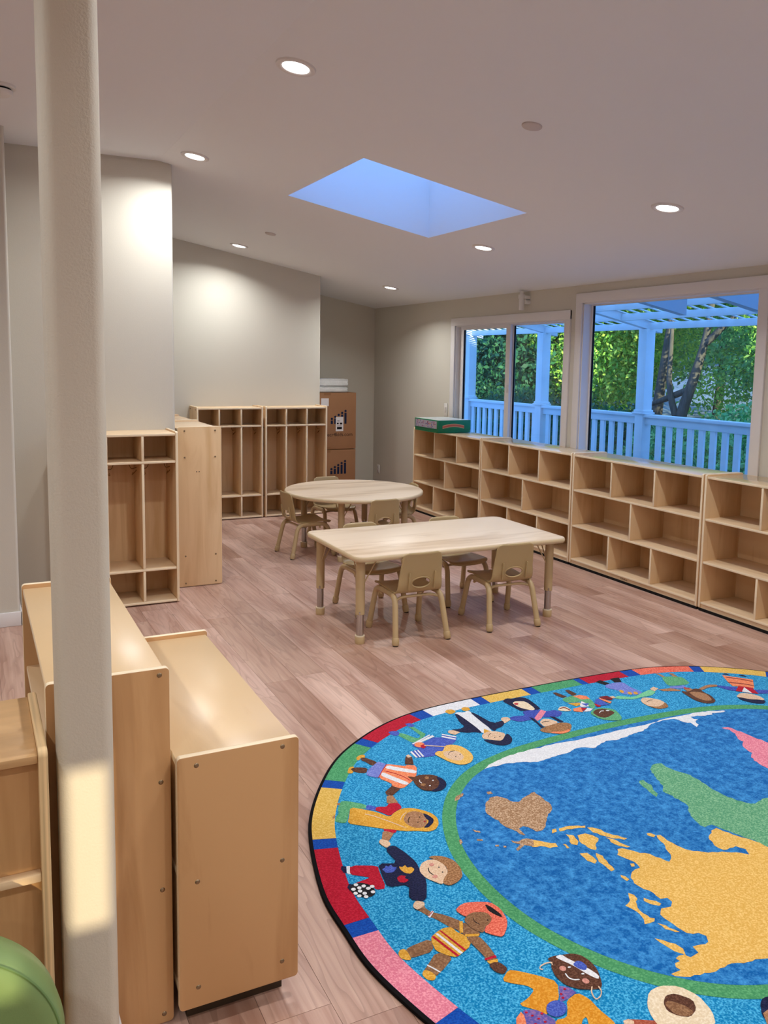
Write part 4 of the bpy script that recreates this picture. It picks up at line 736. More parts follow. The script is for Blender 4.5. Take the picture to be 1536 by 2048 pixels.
 ('white',[(1.079,2.315),(1.072,2.310),(1.065,2.313),(1.064,2.321),(1.071,2.326),(1.079,2.323)]),
 ('white',[(1.097,2.302),(1.091,2.297),(1.083,2.300),(1.083,2.309),(1.089,2.314),(1.097,2.310)]),
 ('navy',[(1.202,2.453),(1.266,2.424),(1.262,2.522),(1.302,2.531),(1.317,2.477),(1.327,2.408),(1.313,2.347),(1.310,2.301),(1.254,2.200),(1.209,2.237),(1.247,2.306),(1.174,2.320),(1.186,2.381)]),
 ('peri',[(1.200,2.417),(1.213,2.420),(1.222,2.431),(1.227,2.420),(1.241,2.429),(1.239,2.414),(1.253,2.405),(1.229,2.385),(1.205,2.390)]),
 ('gold',[(1.260,2.408),(1.268,2.398),(1.284,2.406),(1.282,2.388),(1.297,2.388),(1.302,2.370),(1.279,2.353),(1.262,2.364),(1.256,2.388)]),
 ('red',[(1.224,2.352),(1.242,2.361),(1.258,2.348),(1.247,2.341),(1.257,2.325),(1.237,2.317),(1.221,2.327)]),
 ('skin',[(1.262,2.569),(1.276,2.583),(1.297,2.560),(1.294,2.534),(1.270,2.525),(1.262,2.552)]),
 ('skin',[(1.319,2.369),(1.341,2.392),(1.368,2.399),(1.394,2.390),(1.407,2.353),(1.397,2.308),(1.355,2.263),(1.342,2.260),(1.325,2.288),(1.312,2.312),(1.310,2.348)]),
 ('midbrown',[(1.375,2.412),(1.399,2.413),(1.430,2.393),(1.450,2.358),(1.448,2.310),(1.431,2.269),(1.399,2.248),(1.365,2.241),(1.349,2.259),(1.364,2.282),(1.397,2.308),(1.407,2.346),(1.394,2.390)]),
 ('dark',[(1.346,2.359),(1.336,2.334),(1.342,2.313),(1.345,2.316),(1.340,2.336),(1.349,2.358)]),
 ('dark',[(1.384,2.344),(1.383,2.342),(1.382,2.342),(1.381,2.342),(1.379,2.342),(1.379,2.343),(1.378,2.345),(1.379,2.346),(1.380,2.347),(1.381,2.348),(1.383,2.348),(1.384,2.347),(1.385,2.346),(1.385,2.345)]),
 ('dark',[(1.382,2.314),(1.381,2.313),(1.379,2.312),(1.378,2.312),(1.377,2.313),(1.376,2.314),(1.376,2.315),(1.376,2.317),(1.377,2.318),(1.379,2.318),(1.380,2.319),(1.381,2.318),(1.382,2.317),(1.382,2.316)]),
 ('blush',[(1.374,2.365),(1.371,2.361),(1.367,2.360),(1.363,2.360),(1.360,2.361),(1.358,2.364),(1.357,2.368),(1.358,2.372),(1.361,2.375),(1.365,2.377),(1.369,2.377),(1.373,2.376),(1.375,2.373),(1.375,2.369)]),
 ('blush',[(1.352,2.300),(1.349,2.297),(1.345,2.295),(1.341,2.295),(1.337,2.297),(1.334,2.300),(1.333,2.304),(1.335,2.308),(1.337,2.312),(1.342,2.313),(1.346,2.313),(1.350,2.312),(1.353,2.308),(1.353,2.304)]),
 ('skin',[(1.206,2.203),(1.225,2.219),(1.247,2.200),(1.236,2.184),(1.209,2.175),(1.202,2.189)])]),
('orange haired child in yellow swimsuit',[('skin3',[(1.208,2.203),(1.227,2.213),(1.245,2.200),(1.236,2.177),(1.246,2.151),(1.278,2.121),(1.311,2.070),(1.282,2.039),(1.267,2.055),(1.258,2.075),(1.241,2.118),(1.226,2.140),(1.215,2.171),(1.205,2.186)]),
 ('skin',[(1.210,2.205),(1.228,2.215),(1.247,2.199),(1.235,2.183),(1.216,2.179),(1.208,2.190)]),
 ('white',[(1.224,2.136),(1.250,2.158),(1.253,2.151),(1.227,2.129)]),
 ('red',[(1.229,2.138),(1.251,2.152),(1.250,2.155),(1.228,2.140)]),
 ('skin3',[(1.085,2.027),(1.105,2.040),(1.184,2.046),(1.165,1.994),(1.094,1.995),(1.083,2.005)]),
 ('skin3',[(1.168,1.988),(1.204,1.949),(1.152,1.916),(1.137,1.911),(1.121,1.901),(1.102,1.939),(1.115,1.946)]),
 ('gold',[(1.064,2.027),(1.076,2.040),(1.091,2.039),(1.093,2.018),(1.089,1.989),(1.074,1.994),(1.062,2.008)]),
 ('gold',[(1.087,1.925),(1.102,1.939),(1.116,1.924),(1.121,1.901),(1.106,1.889),(1.090,1.901)]),
 ('white',[(1.116,1.950),(1.127,1.930),(1.137,1.908),(1.141,1.911),(1.131,1.933),(1.120,1.953)]),
 ('skin3',[(1.270,2.059),(1.311,2.070),(1.321,2.030),(1.331,2.002),(1.319,1.993),(1.287,1.975),(1.284,2.014)]),
 ('gold',[(1.217,2.064),(1.241,2.070),(1.265,2.064),(1.269,2.035),(1.284,2.014),(1.280,1.969),(1.213,1.942),(1.193,1.958),(1.170,1.992),(1.176,2.026),(1.186,2.050)]),
 ('gold',[(1.300,2.075),(1.311,2.073),(1.285,2.028),(1.273,2.028)]),
 ('gold',[(1.286,2.018),(1.325,2.002),(1.319,1.993),(1.280,2.008)]),
 ('white',[(1.205,2.057),(1.213,2.056),(1.238,1.951),(1.229,1.949)]),
 ('red',[(1.222,2.067),(1.228,2.062),(1.253,1.958),(1.246,1.954)]),
 ('red',[(1.188,2.051),(1.196,2.050),(1.222,1.945),(1.214,1.944)]),
 ('skin3',[(1.279,2.002),(1.319,1.993),(1.322,1.949),(1.318,1.903),(1.306,1.879),(1.284,1.885),(1.286,1.920),(1.282,1.967)]),
 ('red',[(1.280,1.903),(1.318,1.903),(1.317,1.892),(1.280,1.896)]),
 ('gold',[(1.281,1.891),(1.315,1.887),(1.309,1.874),(1.283,1.879)]),
 ('brown',[(1.277,1.875),(1.296,1.880),(1.312,1.873),(1.321,1.842),(1.297,1.826),(1.280,1.844)]),
 ('coral',[(1.315,2.125),(1.339,2.140),(1.364,2.145),(1.403,2.132),(1.439,2.113),(1.450,2.073),(1.440,2.021),(1.419,1.990),(1.382,1.957),(1.359,1.979),(1.342,2.002),(1.367,2.025),(1.393,2.037),(1.391,2.085),(1.358,2.089),(1.329,2.082)]),
 ('skin3',[(1.315,2.074),(1.342,2.092),(1.367,2.093),(1.400,2.075),(1.401,2.044),(1.377,2.025),(1.357,2.019),(1.339,1.998),(1.325,2.014),(1.316,2.038)]),
 ('dark',[(1.416,2.113),(1.427,2.095),(1.436,2.048),(1.430,2.033),(1.417,2.057),(1.409,2.079)]),
 ('dark',[(1.346,2.071),(1.340,2.053),(1.348,2.034),(1.350,2.036),(1.343,2.054),(1.348,2.071)]),
 ('dark',[(1.385,2.041),(1.384,2.040),(1.383,2.040),(1.382,2.040),(1.381,2.040),(1.380,2.041),(1.380,2.042),(1.380,2.043),(1.381,2.044),(1.382,2.045),(1.383,2.045),(1.385,2.044),(1.385,2.043),(1.385,2.042)])]),
('child with white headband and orange coat',[('orange',[(1.237,1.680),(1.261,1.693),(1.262,1.661),(1.242,1.630),(1.212,1.644)]),
 ('purple',[(1.267,1.697),(1.306,1.681),(1.319,1.651),(1.327,1.631),(1.313,1.597),(1.240,1.631),(1.259,1.673)]),
 ('amber',[(1.279,1.810),(1.319,1.838),(1.341,1.824),(1.389,1.778),(1.418,1.741),(1.380,1.684),(1.365,1.688),(1.337,1.683),(1.319,1.652),(1.307,1.675),(1.268,1.716),(1.308,1.725),(1.341,1.743),(1.331,1.766),(1.300,1.788)]),
 ('purple',[(1.411,1.726),(1.433,1.712),(1.440,1.686),(1.398,1.676),(1.376,1.675)]),
 ('amber',[(1.396,1.673),(1.442,1.685),(1.457,1.652),(1.456,1.610),(1.463,1.565),(1.459,1.543),(1.386,1.563),(1.410,1.606),(1.391,1.601),(1.365,1.573),(1.305,1.601),(1.327,1.631),(1.358,1.624),(1.380,1.648)]),
 ('red',[(1.276,1.682),(1.272,1.681),(1.268,1.682),(1.268,1.686),(1.272,1.688),(1.276,1.686)]),
 ('red',[(1.284,1.667),(1.280,1.665),(1.276,1.667),(1.276,1.670),(1.280,1.672),(1.284,1.670)]),
 ('red',[(1.293,1.651),(1.289,1.649),(1.285,1.651),(1.285,1.654),(1.289,1.656),(1.293,1.654)]),
 ('red',[(1.302,1.635),(1.298,1.633),(1.294,1.635),(1.294,1.638),(1.298,1.640),(1.302,1.638)]),
 ('red',[(1.422,1.707),(1.418,1.705),(1.414,1.707),(1.414,1.711),(1.418,1.713),(1.422,1.711)]),
 ('red',[(1.397,1.683),(1.393,1.681),(1.389,1.683),(1.389,1.687),(1.393,1.689),(1.398,1.687)]),
 ('red',[(1.401,1.696),(1.397,1.694),(1.393,1.696),(1.393,1.700),(1.397,1.702),(1.401,1.700)]),
 ('red',[(1.274,1.639),(1.270,1.637),(1.266,1.639),(1.266,1.643),(1.270,1.644),(1.274,1.642)]),
 ('red',[(1.311,1.661),(1.307,1.659),(1.303,1.661),(1.303,1.665),(1.307,1.667),(1.311,1.665)]),
 ('brown',[(1.446,1.826),(1.466,1.829),(1.496,1.822),(1.527,1.814),(1.546,1.797),(1.554,1.766),(1.551,1.731),(1.527,1.683),(1.511,1.668),(1.480,1.677),(1.450,1.694),(1.428,1.722),(1.424,1.758),(1.435,1.793),(1.451,1.810)]),
 ('white',[(1.472,1.823),(1.495,1.825),(1.502,1.800),(1.530,1.745),(1.539,1.709),(1.527,1.698),(1.513,1.724),(1.496,1.776),(1.477,1.810)]),
 ('peri',[(1.498,1.776),(1.519,1.784),(1.531,1.774),(1.532,1.752),(1.517,1.741),(1.504,1.753)]),
 ('white',[(1.454,1.756),(1.452,1.737),(1.461,1.724),(1.477,1.718),(1.480,1.722),(1.464,1.728),(1.456,1.740),(1.459,1.757)]),
 ('blush',[(1.468,1.767),(1.464,1.765),(1.460,1.765),(1.456,1.767),(1.453,1.770),(1.452,1.775),(1.454,1.780),(1.457,1.783),(1.461,1.785),(1.465,1.785),(1.469,1.783),(1.472,1.780),(1.473,1.775),(1.471,1.771)]),
 ('blush',[(1.496,1.700),(1.492,1.698),(1.487,1.698),(1.483,1.700),(1.481,1.704),(1.480,1.708),(1.481,1.713),(1.484,1.716),(1.488,1.718),(1.493,1.718),(1.497,1.716),(1.499,1.712),(1.500,1.708),(1.499,1.703)]),
 ('white',[(1.487,1.769),(1.486,1.768),(1.484,1.768),(1.482,1.768),(1.480,1.769),(1.478,1.770),(1.478,1.772),(1.478,1.773),(1.480,1.774),(1.482,1.774),(1.484,1.774),(1.486,1.773),(1.487,1.772),(1.488,1.771)]),
 ('white',[(1.505,1.732),(1.504,1.731),(1.502,1.730),(1.500,1.731),(1.498,1.731),(1.496,1.733),(1.496,1.734),(1.496,1.736),(1.498,1.736),(1.500,1.737),(1.502,1.736),(1.504,1.736),(1.505,1.734),(1.505,1.733)]),
 ('peri',[(1.378,1.648),(1.367,1.639),(1.354,1.634),(1.340,1.634),(1.329,1.639),(1.322,1.648),(1.321,1.660),(1.327,1.671),(1.337,1.681),(1.351,1.686),(1.365,1.686),(1.376,1.680),(1.383,1.671),(1.383,1.659)]),
 ('skin',[(1.491,1.685),(1.475,1.669),(1.468,1.649),(1.470,1.638),(1.490,1.643),(1.507,1.659),(1.511,1.677),(1.506,1.676),(1.503,1.659),(1.489,1.646),(1.473,1.642),(1.472,1.650),(1.479,1.668),(1.494,1.683)]),
 ('skin',[(1.445,1.797),(1.451,1.810),(1.432,1.815),(1.409,1.811),(1.399,1.800),(1.406,1.793),(1.410,1.797),(1.403,1.801),(1.409,1.807),(1.430,1.810),(1.446,1.807),(1.441,1.797)])]),
('child under cream brimmed hat',[('rust',[(1.492,1.554),(1.508,1.550),(1.583,1.508),(1.629,1.451),(1.554,1.423),(1.450,1.472),(1.476,1.536)]),
 ('cream',[(1.583,1.568),(1.623,1.604),(1.667,1.609),(1.716,1.585),(1.738,1.535),(1.728,1.478),(1.700,1.439),(1.647,1.435),(1.557,1.481),(1.565,1.531)]),
 ('brown',[(1.629,1.555),(1.655,1.574),(1.685,1.569),(1.712,1.531),(1.695,1.501),(1.659,1.487),(1.633,1.503),(1.618,1.529)]),
 ('skin3',[(1.629,1.551),(1.649,1.557),(1.676,1.525),(1.682,1.496),(1.655,1.490),(1.628,1.511)]),
 ('skin',[(1.487,1.553),(1.504,1.552),(1.512,1.540),(1.504,1.530),(1.480,1.540)])]),
('dark haired child at the rug end',[('navy',[(1.868,1.443),(1.893,1.455),(1.924,1.449),(1.907,1.410),(1.861,1.379),(1.830,1.386),(1.838,1.412)]),
 ('skin2',[(1.846,1.415),(1.883,1.421),(1.890,1.402),(1.852,1.368),(1.819,1.377)])]),
('child with pink sash and brown hat',[('navy',[(2.387,3.457),(2.426,3.481),(2.455,3.462),(2.492,3.470),(2.526,3.443),(2.521,3.356),(2.507,3.288),(2.403,3.306),(2.394,3.395)]),
 ('cream',[(2.422,3.418),(2.448,3.430),(2.496,3.408),(2.486,3.309),(2.459,3.298),(2.427,3.341),(2.417,3.385)]),
 ('red',[(2.443,3.395),(2.439,3.391),(2.434,3.389),(2.429,3.389),(2.424,3.392),(2.421,3.395),(2.421,3.399),(2.422,3.404),(2.426,3.407),(2.431,3.409),(2.436,3.409),(2.441,3.407),(2.444,3.403),(2.444,3.399)]),
 ('indigo',[(2.400,3.302),(2.432,3.311),(2.504,3.290),(2.522,3.259),(2.566,3.262),(2.585,3.220),(2.542,3.184),(2.494,3.195),(2.449,3.215),(2.421,3.205),(2.385,3.211),(2.326,3.211),(2.295,3.251),(2.310,3.277),(2.343,3.278),(2.392,3.262)]),
 ('pink',[(2.504,3.290),(2.516,3.262),(2.437,3.199),(2.407,3.186),(2.414,3.220)]),
 ('skin',[(2.262,3.282),(2.278,3.291),(2.304,3.279),(2.297,3.250),(2.251,3.229),(2.254,3.269)]),
 ('navy',[(2.395,3.239),(2.408,3.222),(2.393,3.114),(2.376,3.116),(2.389,3.167)]),
 ('navy',[(2.493,3.206),(2.512,3.192),(2.520,3.130),(2.499,3.128)]),
 ('skin',[(2.407,3.169),(2.444,3.195),(2.474,3.182),(2.495,3.130),(2.427,3.119),(2.396,3.117)]),
 ('midbrown',[(2.356,3.100),(2.393,3.114),(2.427,3.119),(2.499,3.128),(2.534,3.102),(2.526,3.075),(2.478,3.025),(2.425,3.019),(2.387,3.046),(2.355,3.075)]),
 ('dark',[(2.410,3.155),(2.432,3.164),(2.456,3.158),(2.459,3.162),(2.434,3.169),(2.412,3.159)]),
 ('orange',[(2.392,3.059),(2.445,3.040),(2.492,3.049),(2.477,3.026),(2.426,3.021),(2.387,3.046)])]),
('child in patchwork clothes and green hood',[('brown',[(2.693,3.443),(2.712,3.440),(2.730,3.371),(2.699,3.366),(2.688,3.402)]),
 ('brown',[(2.774,3.445),(2.796,3.441),(2.800,3.377),(2.765,3.368),(2.763,3.399)]),
 ('figgreen',[(2.681,3.350),(2.707,3.363),(2.765,3.368),(2.802,3.358),(2.821,3.300),(2.799,3.228),(2.749,3.181),(2.752,3.236),(2.759,3.292),(2.717,3.293),(2.677,3.311)]),
 ('orange',[(2.762,3.363),(2.805,3.362),(2.827,3.334),(2.821,3.300),(2.774,3.309)]),
 ('gold',[(2.678,3.298),(2.741,3.282),(2.728,3.259),(2.694,3.251)]),
 ('white',[(2.717,3.252),(2.759,3.292),(2.766,3.254),(2.753,3.225),(2.711,3.232)]),
 ('peri',[(2.738,3.266),(2.778,3.254),(2.741,3.230)]),
 ('orange',[(2.658,3.232),(2.707,3.234),(2.678,3.179),(2.642,3.206)]),
 ('red',[(2.703,3.229),(2.731,3.211),(2.685,3.187)]),
 ('white',[(2.731,3.211),(2.752,3.191),(2.716,3.173),(2.685,3.181)]),
 ('cream',[(2.581,3.255),(2.616,3.280),(2.643,3.268),(2.641,3.217),(2.615,3.218),(2.583,3.237)]),
 ('maroon',[(2.592,3.255),(2.625,3.258),(2.629,3.217),(2.638,3.225),(2.633,3.267),(2.599,3.265)]),
 ('figgreen',[(2.704,3.156),(2.745,3.183),(2.790,3.185),(2.826,3.164),(2.843,3.133),(2.826,3.080),(2.808,3.044),(2.778,3.025),(2.734,3.045),(2.702,3.081),(2.698,3.126)]),
 ('brown',[(2.714,3.152),(2.757,3.177),(2.799,3.170),(2.820,3.132),(2.818,3.105),(2.739,3.075),(2.711,3.098)]),
 ('peri',[(2.842,3.279),(2.865,3.281),(2.858,3.207),(2.866,3.198),(2.804,3.202),(2.805,3.248)]),
 ('red',[(2.798,3.240),(2.812,3.204),(2.797,3.193),(2.785,3.205)]),
 ('orange',[(2.869,3.291),(2.896,3.220),(2.873,3.206),(2.862,3.270)]),
 ('maroon',[(2.880,3.298),(2.925,3.291),(2.930,3.252),(2.911,3.237),(2.878,3.263)]),
 ('white',[(2.741,3.131),(2.764,3.147),(2.778,3.142),(2.785,3.150),(2.769,3.155),(2.742,3.137)]),
 ('white',[(2.809,3.137),(2.807,3.135),(2.802,3.134),(2.798,3.135),(2.794,3.136),(2.792,3.139),(2.791,3.142),(2.792,3.145),(2.795,3.147),(2.799,3.148),(2.804,3.147),(2.808,3.146),(2.810,3.143),(2.811,3.140)])]),
('pale child in green shirt and lilac overalls',[('dark',[(3.000,3.470),(3.042,3.483),(3.059,3.425),(3.020,3.415)]),
 ('dark',[(3.104,3.475),(3.131,3.477),(3.164,3.472),(3.134,3.415),(3.093,3.424)]),
 ('lilac',[(3.017,3.416),(3.090,3.421),(3.137,3.409),(3.125,3.341),(3.134,3.258),(3.111,3.242),(3.069,3.244),(3.063,3.255),(3.018,3.275),(3.034,3.329),(2.998,3.380)]),
 ('gold',[(3.043,3.295),(3.037,3.291),(3.031,3.291),(3.027,3.294),(3.026,3.300),(3.027,3.308),(3.031,3.316),(3.036,3.323),(3.043,3.326),(3.048,3.327),(3.052,3.324),(3.054,3.317),(3.052,3.309),(3.049,3.301)]),
 ('gold',[(3.066,3.259),(3.060,3.255),(3.054,3.255),(3.050,3.258),(3.049,3.264),(3.050,3.272),(3.054,3.280),(3.060,3.286),(3.066,3.290),(3.072,3.290),(3.076,3.287),(3.077,3.281),(3.076,3.273),(3.072,3.265)]),
 ('gold',[(3.096,3.247),(3.090,3.244),(3.084,3.243),(3.080,3.247),(3.079,3.253),(3.080,3.260),(3.084,3.268),(3.089,3.275),(3.096,3.279),(3.101,3.279),(3.105,3.276),(3.107,3.269),(3.105,3.262),(3.102,3.254)]),
 ('mint',[(2.951,3.262),(2.982,3.270),(3.041,3.222),(3.120,3.247),(3.192,3.268),(3.206,3.231),(3.146,3.201),(3.078,3.206),(3.022,3.201),(2.944,3.244)]),
 ('skin',[(3.205,3.275),(3.242,3.290),(3.249,3.260),(3.206,3.240),(3.198,3.256)]),
 ('skin',[(2.931,3.279),(2.956,3.277),(2.952,3.253),(2.932,3.254)]),
 ('skin',[(3.048,3.178),(3.084,3.199),(3.109,3.184),(3.143,3.144),(3.143,3.103),(3.110,3.077),(3.063,3.074),(3.030,3.100),(3.032,3.144)]),
 ('midbrown',[(3.148,3.108),(3.122,3.055),(3.094,3.048),(3.056,3.053),(3.039,3.076),(3.030,3.104),(3.066,3.076),(3.112,3.084)]),
 ('dark',[(3.061,3.144),(3.087,3.156),(3.105,3.151),(3.110,3.155),(3.090,3.160),(3.063,3.149)])]),
('brown haired child in green skirt',[('skin2',[(3.397,3.437),(3.413,3.425),(3.411,3.373),(3.389,3.364)]),
 ('skin2',[(3.469,3.411),(3.487,3.393),(3.474,3.345),(3.449,3.347)]),
 ('figgreen',[(3.385,3.381),(3.438,3.368),(3.474,3.347),(3.493,3.328),(3.460,3.236),(3.334,3.262),(3.335,3.291)]),
 ('lilac',[(3.327,3.255),(3.411,3.238),(3.400,3.213),(3.377,3.204),(3.307,3.235)]),
 ('skin2',[(3.237,3.251),(3.310,3.238),(3.344,3.199),(3.331,3.186),(3.249,3.222)]),
 ('skin2',[(3.436,3.168),(3.533,3.194),(3.585,3.171),(3.563,3.151),(3.511,3.164),(3.444,3.145)]),
 ('skin2',[(3.373,3.205),(3.409,3.200),(3.413,3.159),(3.393,3.139),(3.358,3.155)]),
 ('red',[(3.376,3.206),(3.396,3.188),(3.408,3.198),(3.387,3.217)]),
 ('brown',[(3.331,3.186),(3.368,3.160),(3.427,3.182),(3.452,3.161),(3.434,3.131),(3.434,3.075),(3.405,3.014),(3.366,2.995),(3.327,3.008),(3.307,3.057),(3.316,3.117)]),
 ('skin2',[(3.358,3.155),(3.406,3.143),(3.429,3.104),(3.407,3.049),(3.386,3.022),(3.350,3.038),(3.340,3.088)])]),
('dark haired child in orange poncho',[('navy',[(3.734,3.275),(3.768,3.276),(3.764,3.246)]),
 ('navy',[(3.801,3.224),(3.834,3.220),(3.833,3.184)]),
 ('orange',[(3.722,3.264),(3.827,3.145),(3.730,3.053),(3.647,3.124),(3.674,3.182)]),
 ('maroon',[(3.712,3.230),(3.760,3.182),(3.800,3.120),(3.808,3.126),(3.769,3.188),(3.720,3.237)]),
 ('maroon',[(3.662,3.167),(3.712,3.130),(3.755,3.076),(3.763,3.082),(3.720,3.137),(3.669,3.174)]),
 ('indigo',[(3.577,3.164),(3.655,3.101),(3.605,3.065),(3.578,3.096),(3.563,3.151)]),
 ('indigo',[(3.708,3.039),(3.776,3.004),(3.777,2.979),(3.735,2.970),(3.689,2.990)]),
 ('red',[(3.676,3.111),(3.724,3.061),(3.685,2.987),(3.652,3.015),(3.605,3.065)]),
 ('white',[(3.690,3.085),(3.661,3.007),(3.629,3.045)]),
 ('skin',[(3.546,3.011),(3.605,3.036),(3.645,3.009),(3.663,2.964),(3.651,2.914),(3.598,2.929),(3.549,2.987)]),
 ('navy',[(3.540,3.000),(3.556,2.993),(3.581,2.954),(3.618,2.933),(3.644,2.908),(3.603,2.882),(3.561,2.905),(3.534,2.957)])]),
('blond child in blue striped sweater at the opposite end of the rug',[('figgreen',[(3.625,1.036),(3.604,1.055),(3.574,1.125),(3.544,1.110),(3.547,1.043),(3.554,0.991),(3.531,0.997),(3.523,1.063),(3.512,1.106),(3.611,1.163),(3.628,1.100),(3.640,1.058)]),
 ('peri',[(3.666,1.009),(3.639,1.007),(3.617,1.021),(3.628,1.054),(3.651,1.062),(3.665,1.041)]),
 ('peri',[(3.552,0.962),(3.527,0.963),(3.515,0.992),(3.537,1.008),(3.552,0.996)]),
 ('peri',[(3.623,1.165),(3.563,1.172),(3.498,1.143),(3.465,1.163),(3.447,1.129),(3.398,1.181),(3.418,1.214),(3.457,1.242),(3.492,1.238),(3.486,1.264),(3.581,1.309),(3.634,1.301),(3.668,1.289),(3.667,1.232),(3.627,1.222),(3.612,1.224),(3.626,1.190)]),
 ('white',[(3.622,1.163),(3.502,1.111),(3.501,1.119),(3.618,1.170)]),
 ('white',[(3.600,1.161),(3.493,1.123),(3.491,1.140),(3.583,1.169)]),
 ('white',[(3.667,1.232),(3.656,1.226),(3.659,1.290),(3.668,1.289)]),
 ('white',[(3.645,1.226),(3.639,1.228),(3.645,1.293),(3.652,1.293)]),
 ('white',[(3.630,1.227),(3.624,1.230),(3.629,1.293),(3.639,1.296)]),
 ('white',[(3.446,1.130),(3.398,1.181),(3.406,1.189),(3.453,1.139)]),
 ('white',[(3.458,1.148),(3.412,1.199),(3.421,1.210),(3.465,1.160)]),
 ('skin',[(3.408,1.116),(3.386,1.114),(3.368,1.134),(3.394,1.165),(3.411,1.145)]),
 ('orange',[(3.574,1.197),(3.582,1.206),(3.592,1.211),(3.603,1.212),(3.612,1.207),(3.618,1.199),(3.620,1.188),(3.617,1.178),(3.609,1.169),(3.599,1.163),(3.588,1.163),(3.578,1.167),(3.572,1.175),(3.571,1.186)]),
 ('red',[(3.596,1.197),(3.573,1.190),(3.575,1.212),(3.594,1.228),(3.601,1.217)]),
 ('skin',[(3.577,1.198),(3.498,1.247),(3.502,1.254),(3.581,1.205)]),
 ('yellow',[(3.580,1.293),(3.550,1.274),(3.532,1.288),(3.495,1.242),(3.464,1.245),(3.435,1.269),(3.424,1.314),(3.426,1.357),(3.439,1.394),(3.468,1.424),(3.503,1.434),(3.533,1.423),(3.556,1.384),(3.570,1.335)]),
 ('skin',[(3.534,1.292),(3.504,1.294),(3.474,1.308),(3.466,1.339),(3.474,1.373),(3.499,1.394),(3.527,1.387),(3.546,1.357),(3.547,1.324)]),
 ('dark',[(3.527,1.329),(3.515,1.312),(3.499,1.305),(3.482,1.307),(3.479,1.303),(3.497,1.300),(3.515,1.309),(3.529,1.328)]),
 ('dark',[(3.475,1.346),(3.476,1.347),(3.478,1.348),(3.479,1.348),(3.480,1.348),(3.481,1.347),(3.481,1.345),(3.480,1.343),(3.479,1.342),(3.478,1.341),(3.476,1.341),(3.475,1.341),(3.474,1.343),(3.474,1.344)]),
 ('dark',[(3.504,1.357),(3.505,1.358),(3.506,1.359),(3.508,1.359),(3.509,1.359),(3.510,1.357),(3.510,1.356),(3.509,1.354),(3.508,1.353),(3.506,1.352),(3.505,1.352),(3.504,1.352),(3.503,1.353),(3.503,1.355)])]),
('child in navy and white robe at the opposite end of the rug',[('gold',[(3.308,0.917),(3.287,0.900),(3.259,0.907),(3.254,0.935),(3.276,0.951),(3.299,0.951),(3.306,0.933)]),
 ('gold',[(3.215,0.916),(3.191,0.906),(3.172,0.920),(3.178,0.948),(3.206,0.953),(3.218,0.944)]),
 ('white',[(3.278,0.961),(3.255,0.945),(3.226,0.963),(3.196,0.951),(3.190,0.979),(3.211,1.198),(3.240,1.203),(3.270,1.203),(3.284,1.066)]),
 ('navy',[(3.277,0.956),(3.264,0.967),(3.261,1.028),(3.261,1.134),(3.268,1.200),(3.295,1.174),(3.329,1.168),(3.358,1.146),(3.385,1.106),(3.341,1.117),(3.307,1.104),(3.305,1.057)]),
 ('navy',[(3.197,0.971),(3.181,0.993),(3.165,1.129),(3.101,1.119),(3.112,1.152),(3.150,1.179),(3.185,1.186),(3.199,1.203),(3.208,1.194),(3.206,1.082)]),
 ('skin',[(3.108,1.110),(3.089,1.095),(3.063,1.096),(3.063,1.131),(3.085,1.135),(3.116,1.155),(3.103,1.123)]),
 ('skin',[(3.414,1.130),(3.397,1.110),(3.376,1.119),(3.360,1.149),(3.397,1.165)]),
 ('gold',[(3.238,1.163),(3.218,1.209),(3.249,1.217),(3.265,1.206)]),
 ('skin',[(3.275,1.210),(3.236,1.196),(3.203,1.206),(3.170,1.248),(3.231,1.306),(3.266,1.282),(3.298,1.254),(3.292,1.230)]),
 ('navy',[(3.169,1.249),(3.164,1.264),(3.174,1.305),(3.197,1.334),(3.222,1.349),(3.254,1.347),(3.279,1.328),(3.297,1.298),(3.306,1.259),(3.267,1.284),(3.235,1.308)]),
 ('dark',[(3.267,1.250),(3.254,1.230),(3.233,1.220),(3.232,1.216),(3.255,1.227),(3.269,1.249)]),
 ('dark',[(3.241,1.266),(3.243,1.267),(3.244,1.268),(3.245,1.268),(3.247,1.268),(3.247,1.267),(3.247,1.265),(3.247,1.264),(3.245,1.262),(3.244,1.261),(3.242,1.261),(3.241,1.262),(3.240,1.263),(3.240,1.264)]),
 ('dark',[(3.213,1.265),(3.214,1.266),(3.216,1.267),(3.217,1.268),(3.218,1.267),(3.219,1.266),(3.219,1.264),(3.218,1.263),(3.217,1.261),(3.215,1.261),(3.214,1.260),(3.213,1.261),(3.212,1.262),(3.212,1.264)])]),
('child in orange and white shirt at the opposite end of the rug',[('gold',[(3.903,1.180),(3.878,1.165),(3.860,1.173),(3.868,1.196),(3.889,1.192),(3.905,1.211),(3.911,1.198)]),
 ('gold',[(3.989,1.281),(3.968,1.250),(3.948,1.249),(3.952,1.268),(3.969,1.275),(3.967,1.296),(3.982,1.304),(3.994,1.293)]),
 ('brown',[(3.884,1.189),(3.868,1.202),(3.841,1.250),(3.849,1.273),(3.873,1.277),(3.884,1.236),(3.897,1.210)]),
 ('brown',[(3.970,1.264),(3.944,1.261),(3.897,1.287),(3.923,1.326),(3.949,1.314),(3.967,1.291)]),
 ('lilac',[(3.847,1.263),(3.833,1.254),(3.811,1.290),(3.855,1.341),(3.896,1.386),(3.930,1.347),(3.921,1.321),(3.893,1.294)]),
 ('orange',[(3.811,1.290),(3.788,1.305),(3.746,1.340),(3.735,1.329),(3.699,1.356),(3.746,1.439),(3.785,1.470),(3.847,1.507),(3.874,1.467),(3.865,1.448),(3.896,1.386),(3.851,1.333)]),
 ('white',[(3.835,1.320),(3.811,1.300),(3.783,1.334),(3.719,1.393),(3.736,1.415),(3.763,1.392),(3.797,1.362)]),
